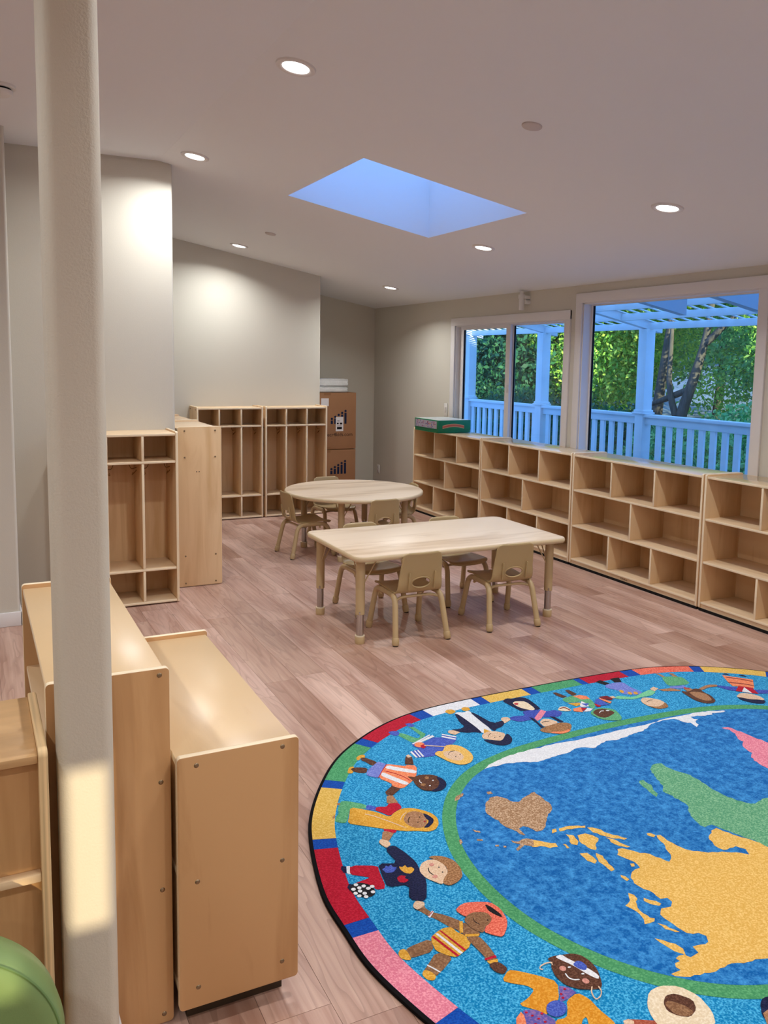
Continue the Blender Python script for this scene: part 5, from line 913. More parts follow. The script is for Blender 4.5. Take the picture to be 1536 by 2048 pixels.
 ('white',[(3.879,1.370),(3.857,1.345),(3.835,1.399),(3.796,1.474),(3.818,1.488),(3.851,1.431)]),
 ('red',[(3.896,1.388),(3.851,1.335),(3.810,1.292),(3.811,1.288),(3.852,1.331),(3.897,1.385)]),
 ('red',[(3.847,1.343),(3.817,1.381),(3.797,1.419),(3.786,1.462),(3.783,1.459),(3.794,1.415),(3.814,1.377),(3.844,1.338)]),
 ('brown',[(3.739,1.322),(3.711,1.272),(3.691,1.254),(3.682,1.280),(3.707,1.342)]),
 ('brown',[(3.874,1.467),(3.855,1.504),(3.904,1.536),(3.926,1.526),(3.921,1.501)]),
 ('skin',[(3.700,1.256),(3.684,1.250),(3.682,1.276),(3.701,1.278)]),
 ('brown',[(3.780,1.424),(3.758,1.439),(3.777,1.464)]),
 ('brown',[(3.773,1.457),(3.758,1.439),(3.726,1.434),(3.685,1.449),(3.661,1.478),(3.688,1.533),(3.725,1.572),(3.756,1.567),(3.778,1.548),(3.783,1.499)]),
 ('navy',[(3.675,1.476),(3.658,1.489),(3.656,1.528),(3.671,1.559),(3.702,1.582),(3.735,1.581),(3.752,1.569),(3.712,1.559),(3.683,1.525)]),
 ('white',[(3.749,1.469),(3.758,1.486),(3.755,1.502),(3.751,1.497),(3.754,1.484),(3.746,1.471)]),
 ('white',[(3.697,1.500),(3.698,1.502),(3.700,1.503),(3.702,1.504),(3.704,1.503),(3.705,1.501),(3.705,1.499),(3.704,1.497),(3.702,1.495),(3.701,1.494),(3.699,1.494),(3.697,1.495),(3.696,1.496),(3.696,1.498)]),
 ('white',[(3.730,1.533),(3.731,1.534),(3.733,1.536),(3.735,1.536),(3.736,1.535),(3.737,1.534),(3.737,1.532),(3.737,1.530),(3.735,1.528),(3.733,1.527),(3.731,1.526),(3.730,1.527),(3.729,1.529),(3.729,1.531)]),
 ('midbrown',[(3.705,1.473),(3.708,1.477),(3.712,1.479),(3.717,1.480),(3.721,1.478),(3.723,1.474),(3.724,1.470),(3.722,1.465),(3.719,1.461),(3.714,1.459),(3.710,1.458),(3.706,1.460),(3.704,1.464),(3.703,1.468)]),
 ('midbrown',[(3.746,1.518),(3.749,1.522),(3.753,1.524),(3.758,1.524),(3.762,1.522),(3.765,1.519),(3.766,1.514),(3.764,1.510),(3.761,1.506),(3.757,1.504),(3.752,1.503),(3.748,1.505),(3.745,1.509),(3.744,1.513)])]),
('child in yellow headscarf and green skirt at the opposite end of the rug',[('figgreen',[(4.143,1.540),(4.113,1.494),(4.093,1.494),(4.030,1.553),(4.041,1.586),(4.096,1.552),(4.149,1.643),(4.168,1.638),(4.188,1.617),(4.173,1.591),(4.151,1.569)]),
 ('skin2',[(4.132,1.502),(4.118,1.500),(4.122,1.515),(4.133,1.515)]),
 ('skin2',[(4.183,1.583),(4.170,1.573),(4.177,1.594),(4.187,1.598)]),
 ('peri',[(4.038,1.570),(4.024,1.560),(4.002,1.587),(4.017,1.610),(4.043,1.589)]),
 ('red',[(4.017,1.610),(4.002,1.587),(3.965,1.604),(3.945,1.583),(3.910,1.594),(3.913,1.636),(3.946,1.646),(3.984,1.670),(4.003,1.628)]),
 ('skin2',[(3.930,1.533),(3.904,1.527),(3.910,1.594),(3.947,1.586),(3.951,1.576)]),
 ('gold',[(4.095,1.549),(4.053,1.585),(4.018,1.621),(3.987,1.676),(3.953,1.651),(3.915,1.639),(3.880,1.651),(3.851,1.681),(3.829,1.716),(3.825,1.758),(3.843,1.797),(3.872,1.823),(3.903,1.824),(3.938,1.801),(3.978,1.786),(4.047,1.736),(4.108,1.685),(4.150,1.650),(4.124,1.606)]),
 ('skin2',[(3.947,1.710),(3.916,1.676),(3.884,1.674),(3.860,1.697),(3.861,1.733),(3.879,1.773),(3.907,1.792),(3.933,1.784),(3.948,1.762),(3.952,1.736)]),
 ('navy',[(3.860,1.702),(3.847,1.724),(3.842,1.758),(3.859,1.782),(3.889,1.800),(3.909,1.795),(3.865,1.764),(3.867,1.739)]),
 ('skin',[(4.066,1.619),(4.040,1.647),(4.005,1.703),(3.966,1.772),(3.963,1.767),(4.002,1.698),(4.036,1.643),(4.062,1.614)]),
 ('skin',[(3.960,1.714),(3.942,1.690),(3.913,1.672),(3.912,1.667),(3.943,1.686),(3.962,1.711)]),
 ('red',[(4.047,1.740),(4.015,1.758),(4.003,1.768),(4.019,1.783),(4.037,1.767),(4.048,1.755)]),
 ('skin2',[(4.057,1.758),(4.044,1.756),(4.022,1.781),(4.062,1.819),(4.085,1.805)]),
 ('skin',[(4.099,1.813),(4.082,1.799),(4.064,1.814),(4.066,1.843),(4.089,1.857),(4.098,1.832)]),
 ('dark',[(3.939,1.742),(3.933,1.724),(3.918,1.709),(3.919,1.706),(3.934,1.722),(3.942,1.741)]),
 ('red',[(3.878,1.759),(3.880,1.761),(3.881,1.762),(3.883,1.762),(3.884,1.761),(3.885,1.760),(3.885,1.758),(3.885,1.756),(3.884,1.755),(3.882,1.754),(3.880,1.754),(3.879,1.754),(3.878,1.756),(3.878,1.758)]),
 ('dark',[(3.883,1.725),(3.884,1.726),(3.885,1.727),(3.886,1.727),(3.887,1.726),(3.888,1.726),(3.888,1.724),(3.888,1.723),(3.887,1.722),(3.886,1.721),(3.885,1.721),(3.884,1.722),(3.883,1.723),(3.883,1.724)]),
 ('dark',[(3.906,1.755),(3.907,1.756),(3.908,1.756),(3.909,1.756),(3.910,1.756),(3.911,1.755),(3.911,1.754),(3.910,1.753),(3.909,1.752),(3.908,1.751),(3.907,1.751),(3.906,1.752),(3.906,1.752),(3.906,1.754)])]),
('curly haired child in navy sweater and red trousers with ball at the opposite end of the rug',[('navy',[(4.284,1.900),(4.275,1.886),(4.262,1.895),(4.276,1.931),(4.284,1.925)]),
 ('white',[(4.261,1.895),(4.249,1.898),(4.267,1.944),(4.275,1.931)]),
 ('red',[(4.248,1.895),(4.162,1.937),(4.171,1.964),(4.190,2.061),(4.225,2.054),(4.224,2.029),(4.259,1.998),(4.279,1.995),(4.256,1.991),(4.212,1.988),(4.235,1.968),(4.269,1.943)]),
 ('navy',[(4.305,2.003),(4.292,1.988),(4.283,1.996),(4.292,2.020),(4.304,2.023)]),
 ('dark',[(4.234,2.067),(4.241,2.075),(4.251,2.079),(4.262,2.079),(4.273,2.075),(4.284,2.067),(4.293,2.057),(4.299,2.044),(4.301,2.031),(4.301,2.018),(4.296,2.007),(4.289,1.999),(4.279,1.994),(4.268,1.994),(4.256,1.998),(4.245,2.006),(4.236,2.017),(4.230,2.030),(4.228,2.043),(4.229,2.056)]),
 ('white',[(4.266,2.006),(4.273,2.011),(4.281,2.008),(4.282,1.999),(4.274,1.994),(4.267,1.997)]),
 ('white',[(4.246,2.023),(4.253,2.028),(4.260,2.025),(4.261,2.016),(4.254,2.011),(4.246,2.014)]),
 ('white',[(4.263,2.026),(4.270,2.031),(4.277,2.028),(4.278,2.019),(4.271,2.014),(4.264,2.017)]),
 ('white',[(4.284,2.025),(4.290,2.030),(4.298,2.027),(4.299,2.018),(4.292,2.013),(4.284,2.016)]),
 ('white',[(4.237,2.041),(4.245,2.046),(4.252,2.043),(4.253,2.034),(4.246,2.029),(4.238,2.033)]),
 ('white',[(4.221,2.037),(4.229,2.042),(4.236,2.039),(4.237,2.030),(4.230,2.025),(4.222,2.028)]),
 ('white',[(4.268,2.043),(4.275,2.049),(4.282,2.045),(4.283,2.037),(4.276,2.031),(4.269,2.035)]),
 ('white',[(4.286,2.048),(4.293,2.053),(4.300,2.050),(4.301,2.041),(4.294,2.036),(4.287,2.039)]),
 ('white',[(4.259,2.060),(4.266,2.065),(4.274,2.062),(4.274,2.053),(4.268,2.048),(4.260,2.052)]),
 ('white',[(4.232,2.065),(4.239,2.070),(4.246,2.066),(4.247,2.058),(4.240,2.053),(4.232,2.056)]),
 ('white',[(4.281,2.065),(4.288,2.070),(4.295,2.067),(4.296,2.058),(4.289,2.054),(4.282,2.057)]),
 ('white',[(4.263,2.078),(4.269,2.083),(4.277,2.080),(4.277,2.071),(4.271,2.066),(4.263,2.070)]),
 ('navy',[(4.157,1.927),(4.093,1.956),(4.098,1.858),(4.059,1.849),(4.043,1.903),(4.033,1.972),(4.047,2.033),(4.050,2.079),(4.106,2.180),(4.151,2.143),(4.113,2.074),(4.186,2.060),(4.174,1.999)]),
 ('peri',[(4.160,1.963),(4.147,1.960),(4.138,1.949),(4.133,1.960),(4.119,1.951),(4.121,1.966),(4.107,1.975),(4.131,1.994),(4.155,1.990)]),
 ('gold',[(4.100,1.972),(4.092,1.982),(4.076,1.974),(4.078,1.992),(4.063,1.992),(4.058,2.010),(4.081,2.026),(4.098,2.016),(4.104,1.992)]),
 ('red',[(4.136,2.028),(4.118,2.019),(4.102,2.032),(4.113,2.038),(4.103,2.055),(4.123,2.063),(4.139,2.053)]),
 ('skin',[(4.098,1.811),(4.083,1.797),(4.063,1.820),(4.066,1.846),(4.090,1.855),(4.098,1.828)]),
 ('skin',[(4.041,2.011),(4.019,1.988),(3.992,1.981),(3.966,1.990),(3.953,2.027),(3.963,2.072),(4.005,2.118),(4.018,2.120),(4.035,2.092),(4.048,2.068),(4.050,2.032)]),
 ('midbrown',[(3.985,1.968),(3.961,1.966),(3.930,1.987),(3.910,2.022),(3.913,2.070),(3.929,2.111),(3.961,2.132),(3.995,2.139),(4.011,2.121),(3.996,2.098),(3.963,2.072),(3.953,2.034),(3.966,1.990)]),
 ('dark',[(4.014,2.021),(4.024,2.046),(4.018,2.067),(4.014,2.064),(4.020,2.044),(4.011,2.022)]),
 ('dark',[(3.976,2.037),(3.977,2.038),(3.978,2.038),(3.979,2.038),(3.981,2.038),(3.982,2.037),(3.982,2.035),(3.981,2.034),(3.980,2.033),(3.979,2.032),(3.978,2.032),(3.976,2.033),(3.975,2.034),(3.975,2.035)]),
 ('dark',[(3.978,2.066),(3.979,2.067),(3.981,2.067),(3.982,2.068),(3.983,2.067),(3.984,2.066),(3.984,2.065),(3.984,2.063),(3.983,2.062),(3.982,2.062),(3.980,2.061),(3.979,2.062),(3.978,2.063),(3.978,2.064)]),
 ('blush',[(3.986,2.015),(3.989,2.018),(3.993,2.020),(3.997,2.021),(4.000,2.019),(4.002,2.016),(4.003,2.012),(4.002,2.008),(3.999,2.005),(3.995,2.003),(3.991,2.002),(3.987,2.004),(3.985,2.007),(3.985,2.011)]),
 ('blush',[(4.008,2.080),(4.011,2.083),(4.015,2.085),(4.019,2.085),(4.023,2.083),(4.026,2.080),(4.027,2.076),(4.026,2.072),(4.023,2.068),(4.018,2.067),(4.014,2.067),(4.010,2.068),(4.007,2.072),(4.006,2.076)]),
 ('skin',[(4.154,2.177),(4.135,2.162),(4.113,2.180),(4.123,2.196),(4.151,2.205),(4.157,2.191)])]),
('orange haired child in yellow swimsuit at the opposite end of the rug',[('skin3',[(4.152,2.177),(4.133,2.167),(4.115,2.180),(4.124,2.203),(4.114,2.229),(4.082,2.259),(4.049,2.310),(4.078,2.341),(4.093,2.325),(4.102,2.305),(4.119,2.262),(4.134,2.240),(4.145,2.209),(4.155,2.194)]),
 ('skin',[(4.150,2.175),(4.132,2.165),(4.113,2.182),(4.125,2.197),(4.144,2.201),(4.152,2.190)]),
 ('white',[(4.136,2.244),(4.111,2.222),(4.107,2.229),(4.133,2.251)]),
 ('red',[(4.131,2.243),(4.109,2.228),(4.109,2.225),(4.132,2.240)]),
 ('skin3',[(4.275,2.353),(4.255,2.340),(4.176,2.334),(4.195,2.386),(4.266,2.385),(4.277,2.375)]),
 ('skin3',[(4.192,2.392),(4.156,2.431),(4.208,2.464),(4.223,2.469),(4.239,2.479),(4.258,2.441),(4.245,2.434)]),
 ('gold',[(4.296,2.353),(4.284,2.340),(4.269,2.341),(4.267,2.362),(4.271,2.391),(4.286,2.386),(4.298,2.372)]),
 ('gold',[(4.274,2.455),(4.258,2.441),(4.244,2.456),(4.239,2.479),(4.254,2.491),(4.270,2.479)]),
 ('white',[(4.244,2.430),(4.233,2.450),(4.223,2.472),(4.219,2.469),(4.229,2.447),(4.240,2.427)]),
 ('skin3',[(4.090,2.321),(4.049,2.310),(4.038,2.349),(4.029,2.378),(4.041,2.387),(4.073,2.405),(4.076,2.366)]),
 ('gold',[(4.143,2.316),(4.119,2.310),(4.095,2.316),(4.091,2.345),(4.076,2.366),(4.080,2.411),(4.147,2.438),(4.167,2.422),(4.190,2.388),(4.184,2.354),(4.174,2.330)]),
 ('gold',[(4.060,2.305),(4.049,2.307),(4.075,2.352),(4.087,2.352)]),
 ('gold',[(4.074,2.362),(4.035,2.378),(4.041,2.387),(4.080,2.372)]),
 ('white',[(4.155,2.323),(4.147,2.324),(4.122,2.429),(4.131,2.431)]),
 ('red',[(4.138,2.313),(4.132,2.318),(4.107,2.422),(4.114,2.425)]),
 ('red',[(4.172,2.329),(4.164,2.330),(4.138,2.435),(4.146,2.436)]),
 ('skin3',[(4.081,2.378),(4.041,2.387),(4.038,2.431),(4.042,2.477),(4.054,2.501),(4.076,2.494),(4.074,2.460),(4.078,2.413)]),
 ('red',[(4.080,2.477),(4.042,2.477),(4.043,2.488),(4.080,2.484)]),
 ('gold',[(4.079,2.489),(4.045,2.493),(4.051,2.506),(4.077,2.501)]),
 ('brown',[(4.083,2.505),(4.064,2.500),(4.048,2.507),(4.039,2.538),(4.063,2.554),(4.080,2.536)]),
 ('coral',[(4.045,2.255),(4.021,2.240),(3.996,2.235),(3.957,2.248),(3.921,2.267),(3.910,2.307),(3.920,2.359),(3.941,2.389),(3.978,2.423),(4.001,2.401),(4.018,2.378),(3.993,2.356),(3.967,2.343),(3.969,2.295),(4.002,2.291),(4.031,2.298)]),
 ('skin3',[(4.045,2.306),(4.018,2.288),(3.993,2.287),(3.960,2.305),(3.959,2.336),(3.982,2.356),(4.003,2.361),(4.021,2.382),(4.035,2.366),(4.044,2.342)]),
 ('dark',[(3.944,2.267),(3.933,2.285),(3.924,2.332),(3.930,2.347),(3.943,2.323),(3.951,2.301)]),
 ('dark',[(4.014,2.309),(4.020,2.327),(4.012,2.346),(4.010,2.344),(4.018,2.326),(4.012,2.308)]),
 ('dark',[(3.975,2.339),(3.976,2.340),(3.977,2.340),(3.978,2.340),(3.979,2.340),(3.980,2.339),(3.980,2.338),(3.980,2.337),(3.979,2.336),(3.978,2.335),(3.977,2.335),(3.975,2.336),(3.975,2.337),(3.974,2.338)])]),
('child with white headband and orange coat at the opposite end of the rug',[('orange',[(4.123,2.700),(4.099,2.687),(4.098,2.719),(4.117,2.750),(4.148,2.736)]),
 ('purple',[(4.093,2.683),(4.054,2.699),(4.041,2.729),(4.033,2.749),(4.047,2.783),(4.120,2.749),(4.101,2.707)]),
 ('amber',[(4.081,2.570),(4.041,2.542),(4.019,2.556),(3.971,2.602),(3.942,2.639),(3.980,2.696),(3.995,2.692),(4.023,2.697),(4.040,2.728),(4.053,2.705),(4.092,2.664),(4.052,2.655),(4.019,2.637),(4.029,2.614),(4.059,2.592)]),
 ('purple',[(3.949,2.654),(3.927,2.668),(3.920,2.694),(3.962,2.704),(3.984,2.705)]),
 ('amber',[(3.964,2.707),(3.917,2.696),(3.903,2.728),(3.905,2.770),(3.897,2.816),(3.901,2.837),(3.974,2.817),(3.950,2.774),(3.969,2.779),(3.995,2.807),(4.055,2.779),(4.033,2.749),(4.002,2.756),(3.980,2.732)]),
 ('red',[(4.084,2.698),(4.088,2.699),(4.091,2.698),(4.091,2.694),(4.088,2.692),(4.084,2.694)]),
 ('red',[(4.076,2.713),(4.080,2.715),(4.084,2.713),(4.084,2.710),(4.080,2.708),(4.076,2.710)]),
 ('red',[(4.067,2.729),(4.071,2.731),(4.075,2.729),(4.075,2.726),(4.071,2.724),(4.067,2.726)]),
 ('red',[(4.059,2.745),(4.062,2.747),(4.066,2.745),(4.066,2.742),(4.062,2.740),(4.059,2.742)]),
 ('red',[(3.938,2.673),(3.942,2.675),(3.946,2.673),(3.946,2.669),(3.942,2.667),(3.938,2.669)]),
 ('red',[(3.963,2.697),(3.967,2.699),(3.971,2.697),(3.971,2.693),(3.966,2.691),(3.962,2.693)]),
 ('red',[(3.959,2.684),(3.963,2.686),(3.967,2.684),(3.967,2.680),(3.963,2.678),(3.958,2.680)]),
 ('red',[(4.086,2.741),(4.090,2.743),(4.094,2.741),(4.094,2.737),(4.090,2.736),(4.086,2.738)]),
 ('red',[(4.049,2.719),(4.053,2.721),(4.057,2.719),(4.057,2.715),(4.053,2.713),(4.049,2.715)]),
 ('brown',[(3.914,2.554),(3.894,2.550),(3.864,2.558),(3.833,2.566),(3.814,2.583),(3.806,2.614),(3.809,2.649),(3.833,2.697),(3.849,2.712),(3.880,2.704),(3.910,2.686),(3.932,2.659),(3.936,2.622),(3.925,2.587),(3.909,2.570)]),
 ('white',[(3.888,2.558),(3.865,2.555),(3.858,2.580),(3.830,2.635),(3.821,2.671),(3.833,2.682),(3.847,2.655),(3.864,2.604),(3.883,2.570)]),
 ('peri',[(3.862,2.604),(3.841,2.596),(3.829,2.606),(3.828,2.628),(3.843,2.639),(3.856,2.627)]),
 ('white',[(3.905,2.624),(3.909,2.643),(3.899,2.656),(3.883,2.662),(3.880,2.658),(3.896,2.652),(3.904,2.640),(3.901,2.623)]),
 ('blush',[(3.892,2.613),(3.896,2.615),(3.900,2.615),(3.904,2.613),(3.907,2.610),(3.908,2.605),(3.906,2.600),(3.903,2.597),(3.899,2.595),(3.895,2.595),(3.891,2.597),(3.888,2.600),(3.887,2.605),(3.889,2.609)]),
 ('blush',[(3.864,2.680),(3.868,2.682),(3.873,2.682),(3.877,2.680),(3.879,2.676),(3.880,2.672),(3.879,2.667),(3.876,2.664),(3.872,2.662),(3.867,2.662),(3.863,2.664),(3.861,2.668),(3.860,2.672),(3.861,2.677)]),
 ('white',[(3.873,2.611),(3.874,2.612),(3.876,2.612),(3.878,2.612),(3.880,2.611),(3.881,2.610),(3.882,2.608),(3.881,2.607),(3.880,2.606),(3.878,2.606),(3.876,2.606),(3.874,2.607),(3.873,2.608),(3.872,2.609)]),
 ('white',[(3.855,2.648),(3.857,2.649),(3.858,2.650),(3.861,2.649),(3.862,2.649),(3.864,2.647),(3.864,2.646),(3.864,2.644),(3.862,2.644),(3.860,2.643),(3.858,2.643),(3.857,2.644),(3.855,2.646),(3.855,2.647)]),
 ('peri',[(3.982,2.732),(3.993,2.741),(4.006,2.746),(4.020,2.746),(4.031,2.741),(4.038,2.732),(4.039,2.720),(4.033,2.709),(4.023,2.699),(4.009,2.694),(3.995,2.694),(3.984,2.700),(3.977,2.709),(3.977,2.721)]),
 ('skin',[(3.869,2.695),(3.885,2.711),(3.892,2.731),(3.890,2.742),(3.870,2.737),(3.853,2.721),(3.849,2.703),(3.854,2.704),(3.857,2.721),(3.871,2.734),(3.887,2.738),(3.888,2.730),(3.881,2.712),(3.866,2.697)]),
 ('skin',[(3.915,2.583),(3.909,2.570),(3.928,2.565),(3.951,2.569),(3.961,2.580),(3.954,2.587),(3.950,2.583),(3.957,2.579),(3.951,2.573),(3.930,2.570),(3.913,2.573),(3.919,2.583)])]),
('child with pink sash and brown hat at the opposite end of the rug',[('navy',[(2.973,0.923),(2.933,0.899),(2.905,0.918),(2.868,0.910),(2.834,0.937),(2.839,1.024),(2.853,1.092),(2.957,1.074),(2.966,0.985)]),
 ('cream',[(2.938,0.962),(2.912,0.950),(2.864,0.972),(2.873,1.071),(2.901,1.082),(2.933,1.040),(2.943,0.995)]),
 ('red',[(2.917,0.985),(2.921,0.989),(2.926,0.991),(2.931,0.991),(2.936,0.989),(2.939,0.985),(2.939,0.981),(2.938,0.976),(2.934,0.973),(2.929,0.971),(2.924,0.971),(2.919,0.973),(2.916,0.977),(2.916,0.981)]),
 ('indigo',[(2.960,1.078),(2.929,1.069),(2.856,1.090),(2.838,1.121),(2.794,1.118),(2.775,1.160),(2.818,1.196),(2.866,1.185),(2.912,1.165),(2.939,1.175),(2.975,1.169),(3.034,1.169),(3.065,1.129),(3.050,1.103),(3.017,1.102),(2.968,1.118)]),
 ('pink',[(2.856,1.090),(2.844,1.118),(2.924,1.181),(2.953,1.194),(2.946,1.161)]),
 ('skin',[(3.098,1.098),(3.082,1.089),(3.056,1.101),(3.063,1.130),(3.109,1.151),(3.106,1.111)]),
 ('navy',[(2.965,1.141),(2.952,1.158),(2.967,1.266),(2.984,1.264),(2.971,1.213)]),
 ('navy',[(2.867,1.174),(2.848,1.188),(2.840,1.250),(2.861,1.252)]),
 ('skin',[(2.953,1.211),(2.916,1.185),(2.886,1.198),(2.865,1.250),(2.933,1.261),(2.964,1.263)]),
 ('midbrown',[(3.004,1.280),(2.967,1.266),(2.933,1.261),(2.861,1.252),(2.826,1.278),(2.834,1.305),(2.882,1.355),(2.935,1.361),(2.973,1.334),(3.005,1.305)]),
 ('dark',[(2.950,1.224),(2.929,1.216),(2.904,1.222),(2.901,1.218),(2.926,1.211),(2.948,1.221)]),
 ('orange',[(2.969,1.321),(2.915,1.340),(2.868,1.331),(2.884,1.354),(2.934,1.359),(2.973,1.334)])]),
('child in patchwork clothes and green hood at the opposite end of the rug',[('brown',[(2.667,0.937),(2.647,0.940),(2.630,1.009),(2.661,1.014),(2.672,0.978)]),
 ('brown',[(2.586,0.935),(2.564,0.939),(2.560,1.003),(2.595,1.012),(2.597,0.981)]),
 ('figgreen',[(2.679,1.030),(2.653,1.017),(2.595,1.012),(2.558,1.022),(2.539,1.080),(2.561,1.153),(2.611,1.199),(2.608,1.143),(2.601,1.088),(2.643,1.087),(2.683,1.069)]),
 ('orange',[(2.598,1.017),(2.555,1.018),(2.533,1.046),(2.539,1.080),(2.586,1.071)]),
 ('gold',[(2.682,1.082),(2.619,1.098),(2.632,1.121),(2.666,1.129)]),
 ('white',[(2.643,1.128),(2.601,1.088),(2.594,1.126),(2.607,1.155),(2.649,1.148)]),
 ('peri',[(2.622,1.114),(2.582,1.126),(2.619,1.150)]),
 ('orange',[(2.702,1.148),(2.653,1.146),(2.682,1.201),(2.718,1.174)]),
 ('red',[(2.657,1.151),(2.629,1.169),(2.675,1.193)]),
 ('white',[(2.629,1.169),(2.608,1.189),(2.644,1.207),(2.675,1.199)]),
 ('cream',[(2.779,1.125),(2.744,1.100),(2.717,1.113),(2.719,1.163),(2.745,1.162),(2.777,1.143)]),
 ('maroon',[(2.768,1.125),(2.735,1.122),(2.731,1.163),(2.722,1.155),(2.727,1.113),(2.761,1.115)]),
 ('figgreen',[(2.656,1.224),(2.615,1.198),(2.570,1.195),(2.534,1.216),(2.517,1.247),(2.534,1.300),(2.552,1.336),(2.582,1.355),(2.626,1.335),(2.658,1.299),(2.662,1.254)]),
 ('brown',[(2.646,1.228),(2.603,1.203),(2.561,1.210),(2.540,1.248),(2.542,1.275),(2.621,1.305),(2.649,1.282)]),
 ('peri',[(2.518,1.101),(2.494,1.099),(2.502,1.173),(2.494,1.182),(2.556,1.178),(2.555,1.132)]),
 ('red',[(2.562,1.141),(2.548,1.176),(2.563,1.187),(2.575,1.175)]),
 ('orange',[(2.491,1.089),(2.464,1.161),(2.486,1.174),(2.498,1.110)]),
 ('maroon',[(2.480,1.082),(2.436,1.089),(2.430,1.128),(2.449,1.143),(2.482,1.117)]),
 ('white',[(2.619,1.249),(2.596,1.233),(2.582,1.238),(2.575,1.230),(2.591,1.225),(2.618,1.243)]),
 ('white',[(2.550,1.243),(2.554,1.245),(2.558,1.246),(2.562,1.246),(2.566,1.244),(2.568,1.241),(2.569,1.238),(2.568,1.235),(2.565,1.233),(2.561,1.232),(2.556,1.233),(2.552,1.234),(2.550,1.237),(2.549,1.240)])]),
('pale child in green shirt and lilac overalls at the opposite end of the rug',[('dark',[(2.360,0.910),(2.318,0.897),(2.301,0.955),(2.340,0.965)]),
 ('dark',[(2.256,0.905),(2.229,0.903),(2.196,0.908),(2.226,0.965),(2.267,0.956)]),
 ('lilac',[(2.343,0.964),(2.270,0.959),(2.223,0.971),(2.235,1.038),(2.226,1.122),(2.248,1.138),(2.291,1.136),(2.297,1.125),(2.342,1.105),(2.326,1.051),(2.362,1.000)]),
 ('gold',[(2.317,1.085),(2.323,1.089),(2.329,1.089),(2.333,1.086),(2.334,1.080),(2.333,1.072),(2.329,1.064),(2.324,1.057),(2.317,1.054),(2.312,1.053),(2.308,1.056),(2.306,1.063),(2.308,1.071),(2.311,1.079)]),
 ('gold',[(2.294,1.121),(2.300,1.125),(2.306,1.125),(2.310,1.122),(2.311,1.116),(2.310,1.108),(2.306,1.100),(2.300,1.094),(2.294,1.090),(2.288,1.090),(2.284,1.093),(2.283,1.099),(2.284,1.107),(2.288,1.115)]),
 ('gold',[(2.264,1.133),(2.271,1.137),(2.276,1.137),(2.280,1.133),(2.281,1.127),(2.280,1.120),(2.276,1.112),(2.271,1.105),(2.264,1.101),(2.259,1.101),(2.255,1.104),(2.253,1.111),(2.255,1.118),(2.259,1.126)]),
 ('mint',[(2.409,1.118),(2.378,1.110),(2.319,1.158),(2.240,1.133),(2.168,1.112),(2.154,1.149),(2.214,1.179),(2.282,1.174),(2.338,1.179),(2.416,1.135)]),
 ('skin',[(2.155,1.105),(2.118,1.090),(2.111,1.120),(2.154,1.141),(2.162,1.124)]),
 ('skin',[(2.429,1.101),(2.404,1.103),(2.408,1.127),(2.428,1.126)]),
 ('skin',[(2.312,1.202),(2.276,1.181),(2.251,1.196),(2.217,1.236),(2.217,1.277),(2.250,1.303),(2.297,1.306),(2.330,1.280),(2.328,1.236)]),
 ('midbrown',[(2.212,1.272),(2.238,1.325),(2.266,1.332),(2.304,1.327),(2.321,1.304),(2.330,1.276),(2.294,1.304),(2.248,1.296)]),
 ('dark',[(2.299,1.236),(2.273,1.224),(2.255,1.230),(2.250,1.225),(2.270,1.220),(2.297,1.231)])]),
('brown haired child in green skirt at the opposite end of the rug',[('skin2',[(1.963,0.943),(1.947,0.955),(1.949,1.007),(1.971,1.016)]),
 ('skin2',[(1.891,0.969),(1.873,0.987),(1.886,1.034),(1.911,1.033)]),
 ('figgreen',[(1.975,0.999),(1.922,1.012),(1.886,1.033),(1.867,1.052),(1.900,1.144),(2.026,1.118),(2.025,1.089)]),
 ('lilac',[(2.033,1.125),(1.949,1.142),(1.960,1.167),(1.984,1.176),(2.053,1.145)]),
 ('skin2',[(2.123,1.129),(2.050,1.142),(2.016,1.181),(2.029,1.194),(2.111,1.158)]),
 ('skin2',[(1.924,1.212),(1.827,1.186),(1.775,1.209),(1.797,1.229),(1.849,1.216),(1.916,1.235)]),
 ('skin2',[(1.987,1.175),(1.951,1.180),(1.947,1.221),(1.967,1.240),(2.002,1.225)]),
 ('red',[(1.984,1.174),(1.964,1.192),(1.952,1.182),(1.973,1.163)]),
 ('brown',[(2.029,1.194),(1.992,1.220),(1.933,1.198),(1.908,1.219),(1.926,1.249),(1.926,1.306),(1.955,1.366),(1.994,1.385),(2.033,1.372),(2.053,1.323),(2.045,1.263)]),
 ('skin2',[(2.002,1.225),(1.954,1.237),(1.931,1.276),(1.953,1.331),(1.974,1.358),(2.010,1.342),(2.021,1.292)])])]
for i, (ds, items) in enumerate(FIGS):
    o = flat('woven_child_figure', [(c, chaikin(p)) for c, p in items], ZRUG + .0008 + i * .000007, off=(RX, RY)); o['label'] = ds + ', woven into the rug'

# ------------------------------------------------------------------ deck, railing and pergola outside
WD = mat('white_deck_paint', (226, 228, 230), .6, .3, var=.05, vscale=4)
DX = 8.0
dk = thing('deck', 'wooden deck floor outside the windows', 'deck', (6.6, 9, -.15))
for k in range(20): box('deck_board', mat('deck_grey', (150, 150, 152), .8, var=.1), -1.45 + k * .145, -1.45 + k * .145 + .139, -6.5, 7.5, -.03, 0, dk)
POSTS = (4.2, 6.38, 8.56, 10.78, 12.9, 15.0)
rl = thing('deck_railing', 'white deck railing with square balusters outside the windows', 'railing', (DX, 9, -.15))
box('top_rail', WD, -.07, .07, -5.2, 6.4, 1.195, 1.235, rl, .006); box('rail_fascia', WD, -.03, .03, -5.2, 6.4, 1.10, 1.195, rl, .004); box('bottom_rail', WD, -.025, .025, -5.2, 6.4, .17, .25, rl, .004)
bal = MB().box(-.018, .018, -.04, .04, .25, 1.10).mesh('baluster', WD); yy = -4.7
